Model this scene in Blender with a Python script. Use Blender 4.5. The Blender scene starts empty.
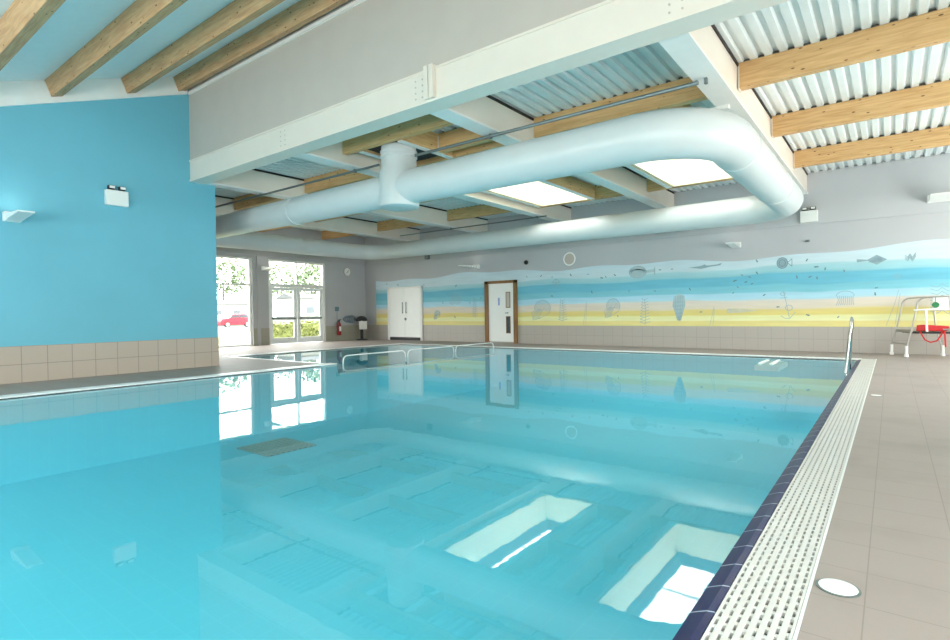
import bpy, bmesh, math, random
from mathutils import Vector, Matrix
S = bpy.context.scene
COL = S.collection
random.seed(7)

# ------------------------------------------------------------ camera
EYE = 1.2
YAW, PITCH, ROLL = 0.654395, -0.013282, -0.013552
fw = Vector((-math.sin(YAW)*math.cos(PITCH), math.cos(YAW)*math.cos(PITCH), math.sin(PITCH)))
rt0 = Vector((math.cos(YAW), math.sin(YAW), 0)); up0 = rt0.cross(fw)
rt = math.cos(ROLL)*rt0 + math.sin(ROLL)*up0
up = -math.sin(ROLL)*rt0 + math.cos(ROLL)*up0
cd = bpy.data.cameras.new('camera'); cam = bpy.data.objects.new('camera', cd); COL.objects.link(cam)
cd.sensor_width = 36; cd.lens = 543.2*36/950; cd.clip_end = 500; cd.clip_start = 0.05
m = Matrix((( rt.x, up.x, -fw.x, 0), (rt.y, up.y, -fw.y, 0), (rt.z, up.z, -fw.z, EYE), (0, 0, 0, 1)))
cam.matrix_world = m
S.camera = cam

# ------------------------------------------------------------ world, daylight, exposure
w = bpy.data.worlds.new('World'); S.world = w; w.use_nodes = True
nt = w.node_tree; bg = nt.nodes['Background']
bg.inputs[0].default_value = (1.0, 0.98, 0.955, 1); bg.inputs[1].default_value = 5.0
S.view_settings.view_transform = 'Standard'; S.view_settings.look = 'None'
S.view_settings.gamma = 1; S.view_settings.use_curve_mapping = False
S.view_settings.exposure = 1.2
S.cycles.max_bounces = 14; S.cycles.diffuse_bounces = 8; S.cycles.glossy_bounces = 6
S.cycles.transparent_max_bounces = 16; S.cycles.sample_clamp_indirect = 8
S.cycles.caustics_reflective = False; S.cycles.caustics_refractive = False

def portal(name, loc, direction, sx, sy):
    """daylight comes in through this opening of the hall (a sampling portal, gives off nothing itself)"""
    l = bpy.data.lights.new(name, 'AREA'); l.shape = 'RECTANGLE'; l.size = sx; l.size_y = sy
    l.cycles.is_portal = True
    o = bpy.data.objects.new(name, l); COL.objects.link(o); o.location = loc
    o.rotation_euler = Vector(direction).to_track_quat('-Z', 'Y').to_euler()
    return o

# ------------------------------------------------------------ materials
MATS = {}
def newmat(name):
    mm = bpy.data.materials.new(name); mm.use_nodes = True
    MATS[name] = mm
    return mm, mm.node_tree, mm.node_tree.nodes['Principled BSDF']
def srgb(r, g, b):
    f = lambda c: (c/255/12.92) if c/255 <= 0.04045 else ((c/255+0.055)/1.055)**2.4
    return (f(r), f(g), f(b), 1)
def plain(name, rgb, rough=0.6, metal=0.0, noise=0.03, scale=6, spec=0.5, bump=0.0):
    """procedural: base colour broken up by a little noise"""
    mm, t, p = newmat(name); c = srgb(*rgb)
    n = t.nodes.new('ShaderNodeTexNoise'); n.inputs['Scale'].default_value = scale; n.inputs['Detail'].default_value = 3
    tc = t.nodes.new('ShaderNodeTexCoord'); t.links.new(tc.outputs['Object'], n.inputs['Vector'])
    r = t.nodes.new('ShaderNodeValToRGB'); t.links.new(n.outputs['Fac'], r.inputs[0])
    r.color_ramp.elements[0].position = 0.3; r.color_ramp.elements[1].position = 0.7
    r.color_ramp.elements[0].color = tuple(max(0, x*(1-noise*2)) for x in c[:3])+(1,)
    r.color_ramp.elements[1].color = tuple(min(1, x*(1+noise)) for x in c[:3])+(1,)
    t.links.new(r.outputs[0], p.inputs['Base Color'])
    p.inputs['Roughness'].default_value = rough; p.inputs['Metallic'].default_value = metal
    p.inputs['Specular IOR Level'].default_value = spec
    if bump:
        b = t.nodes.new('ShaderNodeBump'); b.inputs['Strength'].default_value = bump; b.inputs['Distance'].default_value = 0.01
        t.links.new(n.outputs['Fac'], b.inputs['Height']); t.links.new(b.outputs[0], p.inputs['Normal'])
    return mm
def tiles(name, rgb, joint, size, axes, offs=(0, 0), gap=0.006, rough=0.45, noise=0.05, stain=None, spec=0.5):
    """rectangular tiles by world position: axes picks the two coordinates, size their pitch"""
    mm, t, p = newmat(name); N = t.nodes.new; L = t.links.new
    geo = N('ShaderNodeNewGeometry'); sep = N('ShaderNodeSeparateXYZ'); L(geo.outputs['Position'], sep.inputs[0])
    def mth(op, a, b=None):
        q = N('ShaderNodeMath'); q.operation = op
        for i, v in enumerate((a, b)):
            if v is None: continue
            if isinstance(v, (int, float)): q.inputs[i].default_value = v
            else: L(v, q.inputs[i])
        return q.outputs[0]
    masks = []; cells = []
    for ax, s, of in zip(axes, size, offs):
        u = mth('DIVIDE', mth('ADD', sep.outputs[ax], -of), s)
        fr = mth('SUBTRACT', u, mth('FLOOR', u))
        dd = mth('ABSOLUTE', mth('SUBTRACT', fr, 0.5))
        masks.append(mth('GREATER_THAN', dd, 0.5-gap/s/2)); cells.append(mth('FLOOR', u))
    jm = mth('MAXIMUM', masks[0], masks[1])
    cv = N('ShaderNodeCombineXYZ'); L(cells[0], cv.inputs[0]); L(cells[1], cv.inputs[1])
    wn = N('ShaderNodeTexWhiteNoise'); L(cv.outputs[0], wn.inputs[0])
    nz = N('ShaderNodeTexNoise'); nz.inputs['Scale'].default_value = 40; nz.inputs['Detail'].default_value = 4
    L(geo.outputs['Position'], nz.inputs['Vector'])
    val = mth('ADD', mth('MULTIPLY', wn.outputs['Value'], noise), mth('MULTIPLY', nz.outputs['Fac'], noise*1.5))
    base = N('ShaderNodeMix'); base.data_type = 'RGBA'; c = srgb(*rgb)
    base.inputs[6].default_value = tuple(x*(1-noise*1.2) for x in c[:3])+(1,); base.inputs[7].default_value = tuple(x*(1+noise*6) for x in c[:3])+(1,)
    L(val, base.inputs[0]); last = base.outputs[2]
    if stain:
        n2 = N('ShaderNodeTexNoise'); n2.inputs['Scale'].default_value = 1.3; n2.inputs['Detail'].default_value = 5
        L(geo.outputs['Position'], n2.inputs['Vector'])
        rr = N('ShaderNodeValToRGB'); L(n2.outputs['Fac'], rr.inputs[0])
        rr.color_ramp.elements[0].position = 0.52; rr.color_ramp.elements[0].color = (0, 0, 0, 1)
        rr.color_ramp.elements[1].position = 0.72; rr.color_ramp.elements[1].color = (0.55, 0.55, 0.55, 1)
        mx = N('ShaderNodeMix'); mx.data_type = 'RGBA'; L(rr.outputs[0], mx.inputs[0]); L(last, mx.inputs[6]); mx.inputs[7].default_value = srgb(*stain); last = mx.outputs[2]
    mj = N('ShaderNodeMix'); mj.data_type = 'RGBA'; L(jm, mj.inputs[0]); L(last, mj.inputs[6]); mj.inputs[7].default_value = srgb(*joint)
    L(mj.outputs[2], p.inputs['Base Color']); p.inputs['Roughness'].default_value = rough
    p.inputs['Specular IOR Level'].default_value = spec
    b = N('ShaderNodeBump'); b.inputs['Strength'].default_value = 0.25; b.inputs['Distance'].default_value = 0.004; b.invert = True
    L(jm, b.inputs['Height']); L(b.outputs[0], p.inputs['Normal'])
    return mm
def timber(name, a, b_, axis=0, rough=0.6):
    mm, t, p = newmat(name); N = t.nodes.new; L = t.links.new
    tc = N('ShaderNodeTexCoord'); mp = N('ShaderNodeMapping'); L(tc.outputs['Object'], mp.inputs[0])
    sc = [9, 9, 9]; sc[axis] = 0.7; mp.inputs['Scale'].default_value = sc
    n = N('ShaderNodeTexNoise'); n.inputs['Scale'].default_value = 3; n.inputs['Detail'].default_value = 6; n.inputs['Distortion'].default_value = 0.6; L(mp.outputs[0], n.inputs['Vector'])
    r = N('ShaderNodeValToRGB'); L(n.outputs['Fac'], r.inputs[0])
    r.color_ramp.elements[0].position = 0.35; r.color_ramp.elements[0].color = srgb(*a)
    r.color_ramp.elements[1].position = 0.65; r.color_ramp.elements[1].color = srgb(*b_)
    # knots
    mp2 = N('ShaderNodeMapping'); L(tc.outputs['Object'], mp2.inputs[0]); s2 = [11, 11, 11]; s2[axis] = 4.6; mp2.inputs['Scale'].default_value = s2
    v = N('ShaderNodeTexVoronoi'); v.inputs['Scale'].default_value = 1.0; L(mp2.outputs[0], v.inputs['Vector'])
    kr = N('ShaderNodeValToRGB'); L(v.outputs['Distance'], kr.inputs[0])
    kr.color_ramp.elements[0].position = 0.10; kr.color_ramp.elements[0].color = (1, 1, 1, 1)
    kr.color_ramp.elements[1].position = 0.14; kr.color_ramp.elements[1].color = (0, 0, 0, 1)
    mx = N('ShaderNodeMix'); mx.data_type = 'RGBA'; L(kr.outputs[0], mx.inputs[0]); L(r.outputs[0], mx.inputs[6]); mx.inputs[7].default_value = srgb(112, 78, 44)
    L(mx.outputs[2], p.inputs['Base Color']); p.inputs['Roughness'].default_value = rough
    return mm

M_white = plain('white_paint', (232, 230, 226), 0.45, noise=0.01)
M_steel = plain('painted_steel', (226, 216, 204), 0.4, noise=0.015, scale=2)
M_fascia = plain('plaster_grey', (192, 183, 174), 0.8, noise=0.015, scale=2)
M_wallgrey = plain('wall_grey', (186, 187, 190), 0.85, noise=0.015, scale=1)
M_blue = plain('blue_paint', (108, 180, 200), 0.65, noise=0.02, scale=0.8)
M_deck = plain('coated_sheet', (226, 232, 232), 0.35, noise=0.02, scale=3)
M_dark = plain('dark_seal', (40, 38, 36), 0.8)  # for the roof flashing and the shaded gaps above the beam boards
M_gap_shade = plain('profile_filler', (92, 88, 82), 0.9)  # shade of the gaps above the purlins, given as a colour
M_conduit = plain('galvanised_conduit', (120, 130, 130), 0.4, metal=0.6)
M_duct = plain('duct_metal', (208, 212, 212), 0.34, metal=0.0, noise=0.01, scale=3)
M_brushed = plain('brushed_tube', (176, 172, 166), 0.35, metal=0.7, noise=0.01)
M_chrome = plain('stainless_steel', (190, 190, 186), 0.15, metal=1.0, noise=0.01)
M_plastic = plain('white_plastic', (238, 238, 235), 0.35, noise=0.005)
M_black = plain('black_plastic', (28, 28, 32), 0.4)
M_red = plain('red_vinyl', (200, 28, 32), 0.45)
M_extred = plain('extinguisher_red', (160, 34, 36), 0.35)
M_green = plain('green_badge', (30, 120, 70), 0.5)
M_timber = timber('glulam_timber', (196, 152, 98), (216, 176, 124), 0)
M_timber_dark = timber('glulam_timber_upper', (182, 138, 96), (206, 164, 120), 0)
M_timber_y = timber('glulam_timber_trimmer', (200, 160, 106), (222, 186, 134), 1)
M_brown = timber('stained_door_frame', (120, 84, 48), (150, 108, 62), 2)
M_floor = tiles('floor_tiles', (162, 149, 142), (140, 129, 121), (0.335, 0.34), (0, 1), (-0.09, 2.32), 0.005, 0.6, 0.05, stain=(140, 131, 120))
M_dado_x = tiles('dado_tiles_x', (176, 168, 160), (140, 134, 128), (0.345, 0.345), (0, 2), (0, 0.0), 0.006, 0.4, 0.04)
M_dado_y = tiles('dado_tiles_y', (182, 166, 152), (134, 124, 114), (0.40, 0.345), (1, 2), (0.1, 0.0), 0.010, 0.4, 0.05)
M_pool = tiles('pool_tiles', (144, 220, 234), (156, 224, 236), (0.25, 0.25), (0, 1), (0, 0), 0.006, 0.5, 0.02)
M_poolwall = plain('pool_wall_tiles', (144, 220, 234), 0.5, noise=0.02)
M_navy = tiles('navy_edge_tiles', (26, 34, 84), (190, 200, 215), (5.0, 0.25), (0, 1), (2.2, 0.02), 0.008, 0.35, 0.03, spec=0.3)
M_grate = plain('white_grating', (212, 209, 204), 0.45, noise=0.02)
M_channel = plain('gutter_channel', (96, 94, 90), 0.7)
M_ground = plain('outside_lawn', (98, 106, 62), 0.9, noise=0.15, scale=2)
M_road = plain('outside_paving', (96, 95, 92), 0.9)
M_hedge = plain('hedge_leaves', (124, 130, 70), 0.8, noise=0.3, scale=8)
M_leaf = plain('tree_leaves', (120, 136, 106), 0.8, noise=0.25, scale=6)
M_bark = plain('tree_bark', (110, 95, 80), 0.9)
M_carred = plain('red_car_paint', (200, 40, 60), 0.3)
M_tyre = plain('tyre_rubber', (40, 40, 42), 0.8)
M_caravan = plain('caravan_panel', (150, 148, 146), 0.6)
M_roofgrey = plain('caravan_roof', (82, 84, 88), 0.7)
M_glassdark = plain('dark_window_glass', (70, 80, 88), 0.1)
M_art = plain('mural_line_grey', (146, 172, 182), 0.8, noise=0.05)
M_artdark = plain('mural_dark_grey', (108, 134, 144), 0.8, noise=0.05)
M_artfill = plain('mural_soft_grey', (176, 198, 204), 0.8, noise=0.03)
M_artbeige = plain('mural_sand_grey', (204, 200, 176), 0.8, noise=0.03)
M_visblue = plain('pictogram_blue', (150, 165, 215), 0.5)
M_coil = plain('blue_grey_hose', (130, 150, 165), 0.4)

# clear glass: thin panes that let daylight through
gm, t, p = newmat('clear_glass'); t.nodes.remove(p)
tr = t.nodes.new('ShaderNodeBsdfTransparent'); tr.inputs[0].default_value = (0.95, 0.98, 0.97, 1)
gl = t.nodes.new('ShaderNodeBsdfGlossy'); gl.inputs['Roughness'].default_value = 0.02
def schlick(t, f0, scale, normal=None):
    lw = t.nodes.new('ShaderNodeLayerWeight'); lw.inputs['Blend'].default_value = 0.5
    if normal is not None: t.links.new(normal, lw.inputs['Normal'])
    pw = t.nodes.new('ShaderNodeMath'); pw.operation = 'POWER'; pw.inputs[1].default_value = 5; t.links.new(lw.outputs['Facing'], pw.inputs[0])
    ma = t.nodes.new('ShaderNodeMath'); ma.operation = 'MULTIPLY_ADD'; ma.inputs[1].default_value = scale; ma.inputs[2].default_value = f0; t.links.new(pw.outputs[0], ma.inputs[0])
    return ma.outputs[0]
mx = t.nodes.new('ShaderNodeMixShader'); t.links.new(schlick(t, 0.04, 0.5), mx.inputs[0]); t.links.new(tr.outputs[0], mx.inputs[1]); t.links.new(gl.outputs[0], mx.inputs[2])
t.links.new(mx.outputs[0], t.nodes['Material Output'].inputs[0]); M_glass = gm

# water: mirror by Fresnel over a clear cyan body, tiny ripples
wm, t, p = newmat('pool_water'); t.nodes.remove(p); N = t.nodes.new; L = t.links.new
tr = N('ShaderNodeBsdfTransparent'); tr.inputs[0].default_value = (0.62, 0.93, 0.97, 1)
gl = N('ShaderNodeBsdfGlossy'); gl.inputs['Roughness'].default_value = 0.004
geo = N('ShaderNodeNewGeometry')
mp = N('ShaderNodeMapping'); L(geo.outputs['Position'], mp.inputs[0]); mp.inputs['Scale'].default_value = (1, 1, 1)
n1 = N('ShaderNodeTexNoise'); n1.inputs['Scale'].default_value = 5.0; n1.inputs['Detail'].default_value = 3; L(mp.outputs[0], n1.inputs['Vector'])
bp = N('ShaderNodeBump'); bp.inputs['Strength'].default_value = 0.35; bp.inputs['Distance'].default_value = 0.0008; L(n1.outputs['Fac'], bp.inputs['Height'])
L(bp.outputs[0], gl.inputs['Normal'])
mx = N('ShaderNodeMixShader'); L(schlick(t, 0.10, 0.76, bp.outputs[0]), mx.inputs[0]); L(tr.outputs[0], mx.inputs[1]); L(gl.outputs[0], mx.inputs[2])
L(mx.outputs[0], t.nodes['Material Output'].inputs[0]); M_water = wm

# mural: bands by height with gently wandering edges
mm, t, p = newmat('mural_paint'); N = t.nodes.new; L = t.links.new
geo = N('ShaderNodeNewGeometry'); sep = N('ShaderNodeSeparateXYZ'); L(geo.outputs['Position'], sep.inputs[0])
cx = N('ShaderNodeCombineXYZ'); q = N('ShaderNodeMath'); q.operation = 'MULTIPLY'; q.inputs[1].default_value = 0.45; L(sep.outputs[0], q.inputs[0]); L(q.outputs[0], cx.inputs[0])
q2 = N('ShaderNodeMath'); q2.operation = 'MULTIPLY'; q2.inputs[1].default_value = 1.1; L(sep.outputs[2], q2.inputs[0]); L(q2.outputs[0], cx.inputs[2])
nz = N('ShaderNodeTexNoise'); nz.inputs['Scale'].default_value = 1.0; nz.inputs['Detail'].default_value = 1; L(cx.outputs[0], nz.inputs['Vector'])
a1 = N('ShaderNodeMath'); a1.operation = 'MULTIPLY_ADD'; a1.inputs[1].default_value = 0.30; a1.inputs[2].default_value = -0.15; L(nz.outputs['Fac'], a1.inputs[0])
# edges wander less near the bottom
s1 = N('ShaderNodeMapRange'); s1.inputs[1].default_value = 0.7; s1.inputs[2].default_value = 2.0; s1.inputs[3].default_value = 0.12; s1.inputs[4].default_value = 1.0; L(sep.outputs[2], s1.inputs[0])
a2 = N('ShaderNodeMath'); a2.operation = 'MULTIPLY'; L(a1.outputs[0], a2.inputs[0]); L(s1.outputs[0], a2.inputs[1])
a3 = N('ShaderNodeMath'); a3.operation = 'ADD'; L(a2.outputs[0], a3.inputs[0]); L(sep.outputs[2], a3.inputs[1])
mr = N('ShaderNodeMapRange'); mr.inputs[1].default_value = 0.69; mr.inputs[2].default_value = 3.0; L(a3.outputs[0], mr.inputs[0])
cr = N('ShaderNodeValToRGB'); L(mr.outputs[0], cr.inputs[0]); cr.color_ramp.interpolation = 'LINEAR'
bands = [(0.69, (230, 218, 146)), (0.84, (229, 214, 144)), (0.87, (234, 232, 182)), (1.00, (231, 228, 169)), (1.04, (225, 209, 129)), (1.17, (225, 207, 134)),
         (1.23, (223, 211, 193)), (1.44, (222, 212, 201)), (1.49, (182, 219, 233)), (1.66, (169, 213, 231)), (1.70, (131, 198, 213)), (1.87, (126, 195, 213)),
         (1.91, (111, 186, 210)), (2.18, (111, 186, 209)), (2.22, (151, 202, 214)), (2.38, (171, 211, 219)), (2.42, (204, 223, 231)), (2.95, (203, 221, 231))]
el = cr.color_ramp.elements
while len(el) > 1: el.remove(el[-1])
for i, (z, c) in enumerate(bands):
    pos = (z-0.69)/(3.0-0.69)
    e = el[0] if i == 0 else el.new(pos)
    e.position = pos; e.color = srgb(*c)
n2 = N('ShaderNodeTexNoise'); n2.inputs['Scale'].default_value = 1.4; n2.inputs['Detail'].default_value = 5
mp = N('ShaderNodeMapping'); mp.inputs['Scale'].default_value = (0.8, 1, 7); L(geo.outputs['Position'], mp.inputs[0]); L(mp.outputs[0], n2.inputs['Vector'])
br = N('ShaderNodeMapRange'); br.inputs[3].default_value = 0.86; br.inputs[4].default_value = 1.1; L(n2.outputs['Fac'], br.inputs[0])
ml = N('ShaderNodeVectorMath'); ml.operation = 'SCALE'; L(cr.outputs[0], ml.inputs[0]); L(br.outputs[0], ml.inputs['Scale'])
L(ml.outputs[0], p.inputs['Base Color']); p.inputs['Roughness'].default_value = 0.8
M_mural = mm

# ------------------------------------------------------------ mesh helpers
def box(bm, x0, x1, y0, y1, z0, z1):
    vs = [bm.verts.new((x, y, z)) for z in (z0, z1) for y in (y0, y1) for x in (x0, x1)]
    for f in ((0, 2, 3, 1), (4, 5, 7, 6), (0, 1, 5, 4), (2, 6, 7, 3), (0, 4, 6, 2), (1, 3, 7, 5)):
        bm.faces.new([vs[i] for i in f])
def obox(bm, c, u, v, w_, su, sv, sw):
    c = Vector(c); u = Vector(u).normalized()*su/2; v = Vector(v).normalized()*sv/2; w_ = Vector(w_).normalized()*sw/2
    vs = [bm.verts.new(c+a*u+b*v+d*w_) for d in (-1, 1) for b in (-1, 1) for a in (-1, 1)]
    for f in ((0, 2, 3, 1), (4, 5, 7, 6), (0, 1, 5, 4), (2, 6, 7, 3), (0, 4, 6, 2), (1, 3, 7, 5)):
        bm.faces.new([vs[i] for i in f])
def tube(bm, pts, r, n=10, closed=False, caps=True):
    pts = [Vector(p) for p in pts]; k = len(pts)
    rs = r if isinstance(r, (list, tuple)) else [r]*k
    rings = []; prev = None
    for i, p in enumerate(pts):
        if closed: tn = (pts[(i+1) % k]-pts[i-1]).normalized()
        elif i == 0: tn = (pts[1]-p).normalized()
        elif i == k-1: tn = (p-pts[-2]).normalized()
        else: tn = ((pts[i+1]-p).normalized()+(p-pts[i-1]).normalized()).normalized()
        if prev is None:
            ref = Vector((0, 0, 1)) if abs(tn.z) < 0.9 else Vector((1, 0, 0))
            a = tn.cross(ref).normalized()
        else: a = (prev - tn*prev.dot(tn)).normalized()
        prev = a; b = tn.cross(a)
        rings.append([bm.verts.new(p+(a*math.cos(2*math.pi*j/n)+b*math.sin(2*math.pi*j/n))*rs[i]) for j in range(n)])
    for i in range(k if closed else k-1):
        A, B = rings[i], rings[(i+1) % k]
        for j in range(n): bm.faces.new((A[j], A[(j+1) % n], B[(j+1) % n], B[j]))
    if caps and not closed:
        bm.faces.new(rings[0][::-1]); bm.faces.new(rings[-1])
def lathe(bm, prof, n=24, c=(0, 0, 0), axis='z'):
    rings = []
    for r, h in prof:
        ring = []
        for j in range(n):
            a = 2*math.pi*j/n; x, y = r*math.cos(a), r*math.sin(a)
            v = {'z': (x, y, h), 'y': (x, h, y), 'x': (h, x, y)}[axis]
            ring.append(bm.verts.new(Vector(c)+Vector(v)))
        rings.append(ring)
    for A, B in zip(rings, rings[1:]):
        for j in range(n): bm.faces.new((A[j], A[(j+1) % n], B[(j+1) % n], B[j]))
    bm.faces.new(rings[0][::-1]); bm.faces.new(rings[-1])
def prism(bm, poly, axis, a, b):
    """polygon in the two other coordinates, extruded along axis from a to b"""
    def P(u, v, h): return {'x': (h, u, v), 'y': (u, h, v), 'z': (u, v, h)}[axis]
    A = [bm.verts.new(P(u, v, a)) for u, v in poly]; B = [bm.verts.new(P(u, v, b)) for u, v in poly]
    n = len(poly)
    for j in range(n): bm.faces.new((A[j], A[(j+1) % n], B[(j+1) % n], B[j]))
    bm.faces.new(A[::-1]); bm.faces.new(B)
def obj(name, fn, mat, parent=None, smooth=False, bevel=0, kind=None, loc=None):
    bm = bmesh.new(); fn(bm)
    bmesh.ops.recalc_face_normals(bm, faces=bm.faces)
    if loc is not None: bmesh.ops.translate(bm, verts=bm.verts, vec=-Vector(loc))
    me = bpy.data.meshes.new(name); bm.to_mesh(me); bm.free()
    me.materials.append(mat)
    if smooth:
        for f in me.polygons: f.use_smooth = True
        try: me.set_sharp_from_angle(angle=math.radians(40))
        except Exception: pass
    o = bpy.data.objects.new(name, me); COL.objects.link(o)
    if loc is not None: o.location = loc
    if parent is not None:
        o.parent = parent
        o.location = Vector(o.location)-parent_base(parent)
    if bevel:
        bv = o.modifiers.new('bevel', 'BEVEL'); bv.width = bevel; bv.segments = 2; bv.limit_method = 'ANGLE'
    if kind: o['kind'] = kind
    return o
def parent_base(p):
    v = Vector(p.location); q = p.parent
    while q: v += Vector(q.location); q = q.parent
    return v
def tag(o, label, cat, group=None):
    o['label'] = label; o['category'] = cat
    if group: o['group'] = group
    return o
def thing(name, label, cat, loc, group=None):
    o = bpy.data.objects.new(name, None); COL.objects.link(o); o.location = loc; o.empty_display_size = 0.1
    return tag(o, label, cat, group)
def struct(name, fn, mat, parent=None, **k):
    return obj(name, fn, mat, parent, kind=None if parent else 'structure', **k)
def copytree(o, delta, label=None, parent=None):
    c = o.copy(); COL.objects.link(c)
    if parent: c.parent = parent
    else: c.location = Vector(o.location)+Vector(delta)
    if label: c['label'] = label
    for ch in list(o.children): copytree(ch, (0, 0, 0), None, c)
    return c

# ------------------------------------------------------------ measures
WX = -20.2; BX = -13.0; RX = 3.6; YB = 17.65; YF = -3.6
PXL, PXR, PYF = -10.85, -0.62, 15.4       # main pool
LXL, LYN = -15.6, 8.55                    # side pool
WL = -0.035                               # water level
GY = 6.05                                 # girder front
ZD = 4.93                                 # flat roof sheet
def zr(y): return 6.27+0.36*(y-4.66)      # sloping roof underside

# ------------------------------------------------------------ floor and pool shell
def floor(bm):
    H = 0.25
    G = 0.30
    # rectangles around the pools, leaving the grating channels open
    for x0, x1, y0, y1 in (
        (PXR+0.345, RX, YF, YB), (LXL-G, PXR+0.345, PYF+G, YB), (WX, LXL-G, LYN-G, YB), (WX, LXL-G, 6.6, LYN-G),
        (BX, PXL-G, YF, 6.6), (LXL-G, PXL-G, 6.6, LYN-G),
    ):
        box(bm, x0, x1, y0, y1, -H, 0)
struct('floor', floor, M_floor)
def basin(bm):
    D = -1.35
    # main basin bottom and sides, side pool bottom and sides, all with thickness
    box(bm, PXL, PXR, YF, PYF, D-0.2, D)
    box(bm, PXL-0.2, PXL, YF, LYN, D-0.2, -0.06); box(bm, PXR, PXR+0.1, YF, PYF, D-0.2, -0.06)
    box(bm, LXL-0.2, PXR+0.1, PYF, PYF+0.1, D-0.2, -0.06)
    box(bm, PXL-0.2, PXL-0.0, LYN, PYF, D-0.2, -0.28)      # submerged dividing wall
    box(bm, LXL, PXL-0.2, LYN, PYF, -0.95, -0.75)
    box(bm, LXL-0.2, LXL, LYN-0.1, PYF, -0.95, -0.06); box(bm, LXL-0.2, PXL-0.2, LYN-0.1, LYN, -0.95, -0.06)
    box(bm, PXL, PXR, YF-0.1, YF, D-0.2, -0.06)
struct('pool_basin', basin, M_pool)
def divtop(bm): box(bm, PXL-0.21, PXL+0.01, LYN+0.02, PYF, -0.285, -0.25)
tag(obj('submerged_wall_coping', divtop, M_white), 'pale coping just under the water below the handrail dividing the two pools', 'coping')
# water: an L-shaped sheet following both pools
def water(bm):
    pts = [(PXR+0.02, YF), (PXR+0.02, PYF), (LXL, PYF), (LXL, LYN), (PXL, LYN), (PXL, YF)]
    bm.faces.new([bm.verts.new((x, y, WL)) for x, y in pts])
wo = obj('pool_water', water, M_water); tag(wo, 'clear turquoise pool water with mirror-like surface', 'water'); wo['kind'] = 'stuff'
# navy sloped edge tiles
def navy(bm):
    prism(bm, [(PXR-0.045, -0.07), (PXR-0.035, -0.034), (PXR-0.0, -0.018), (PXR+0.03, -0.006), (PXR+0.06, -0.002), (PXR+0.06, -0.09), (PXR-0.045, -0.09)], 'y', YF+0.01, PYF)
tag(obj('pool_edge_tiling', navy, M_navy), 'navy blue rounded edge tiles along the right side of the pool', 'tiles')

# overflow gratings
def grating(bm, along, a0, a1, c0, c1, z=0.0, cols=8, pitch=0.066):
    """ribs run lengthwise; short bars bridge neighbouring ribs in staggered rows, leaving real slots"""
    wdt = (c1-c0)
    lane = wdt/cols; rib = lane*0.64
    def B(p0, p1, q0, q1, z0, z1):
        if along == 'y': box(bm, q0, q1, p0, p1, z0, z1)
        else: box(bm, p0, p1, q0, q1, z0, z1)
    for i in range(cols+1):
        q = c0+lane*i
        B(a0, a1, max(c0, q-rib/2), min(c1, q+rib/2), z-0.022, z)
    n = int((a1-a0)/pitch)
    for i in range(cols):
        for k in range(n):
            s = a0+pitch*(k+(0.5 if i % 2 else 0.0))
            B(s, min(a1, s+pitch*0.34), c0+lane*i+rib/2, c0+lane*(i+1)-rib/2, z-0.020, z-0.003)
gt = thing('overflow_grating', 'long white slotted overflow grating beside the navy tiles on the right poolside', 'grating', (PXR+0.2, 6, -0.1))
obj('slotted_grid', lambda bm: grating(bm, 'y', YF+0.02, PYF+0.25, PXR+0.065, PXR+0.33), M_grate, gt)
def frame_r(bm):
    box(bm, PXR+0.332, PXR+0.344, YF, PYF+0.29, -0.1, 0.001)
obj('edge_frame', frame_r, M_plastic, gt)
obj('channel', lambda bm: box(bm, PXR+0.062, PXR+0.331, YF, PYF+0.27, -0.11, -0.09), M_channel, gt)
def solid_grating(name, label, rects, along):
    g = thing(name, label, 'grating', ((rects[0][0]+rects[0][1])/2, (rects[0][2]+rects[0][3])/2, -0.1))
    def fn(bm):
        for x0, x1, y0, y1 in rects:
            n = 7
            if along == 'x':
                for i in range(n):
                    q = y0+(y1-y0)*i/n; box(bm, x0, x1, q, q+(y1-y0)/n*0.88, -0.022, 0)
                k = x0+0.05
                while k < x1: box(bm, k, k+0.03, y0, y1, -0.024, -0.003); k += 0.12
            else:
                for i in range(n):
                    q = x0+(x1-x0)*i/n; box(bm, q, q+(x1-x0)/n*0.88, y0, y1, -0.022, 0)
                k = y0+0.05
                while k < y1: box(bm, x0, x1, k, k+0.03, -0.024, -0.003); k += 0.12
    obj('slotted_grid', fn, M_plastic, g)
    def ch(bm):
        for x0, x1, y0, y1 in rects: box(bm, x0, x1, y0, y1, -0.12, -0.09)
    obj('channel', ch, M_channel, g)
solid_grating('overflow_grating', 'white overflow grating along the far pool edge below the mural', [(LXL-0.295, PXR+0.06, PYF+0.005, PYF+0.295)], 'x')
solid_grating('overflow_grating', 'white overflow grating below the blue wall on the left poolside', [(PXL-0.295, PXL-0.005, YF+0.01, LYN-0.005)], 'y')
solid_grating('overflow_grating', 'overflow grating between the poolside tiles and the side pool nearest the blue wall end', [(LXL-0.295, PXL-0.30, LYN-0.295, LYN-0.13)], 'x')
solid_grating('overflow_grating', 'overflow grating along the side pool facing the glazed doors', [(LXL-0.295, LXL-0.005, LYN-0.03, PYF-0.02)], 'y')

# ------------------------------------------------------------ walls
def wb(bm): box(bm, WX-0.3, RX+0.3, YB, YB+0.3, -0.25, 5.4)
struct('wall_back', wb, M_wallgrey)
struct('baseboard_back', lambda bm: box(bm, WX+0.012, RX, YB-0.012, YB, 0, 0.69), M_dado_x)
struct('trim_1', lambda bm: box(bm, WX, RX, YB-0.05, YB, 3.52, ZD-0.001), M_wallgrey)
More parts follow.
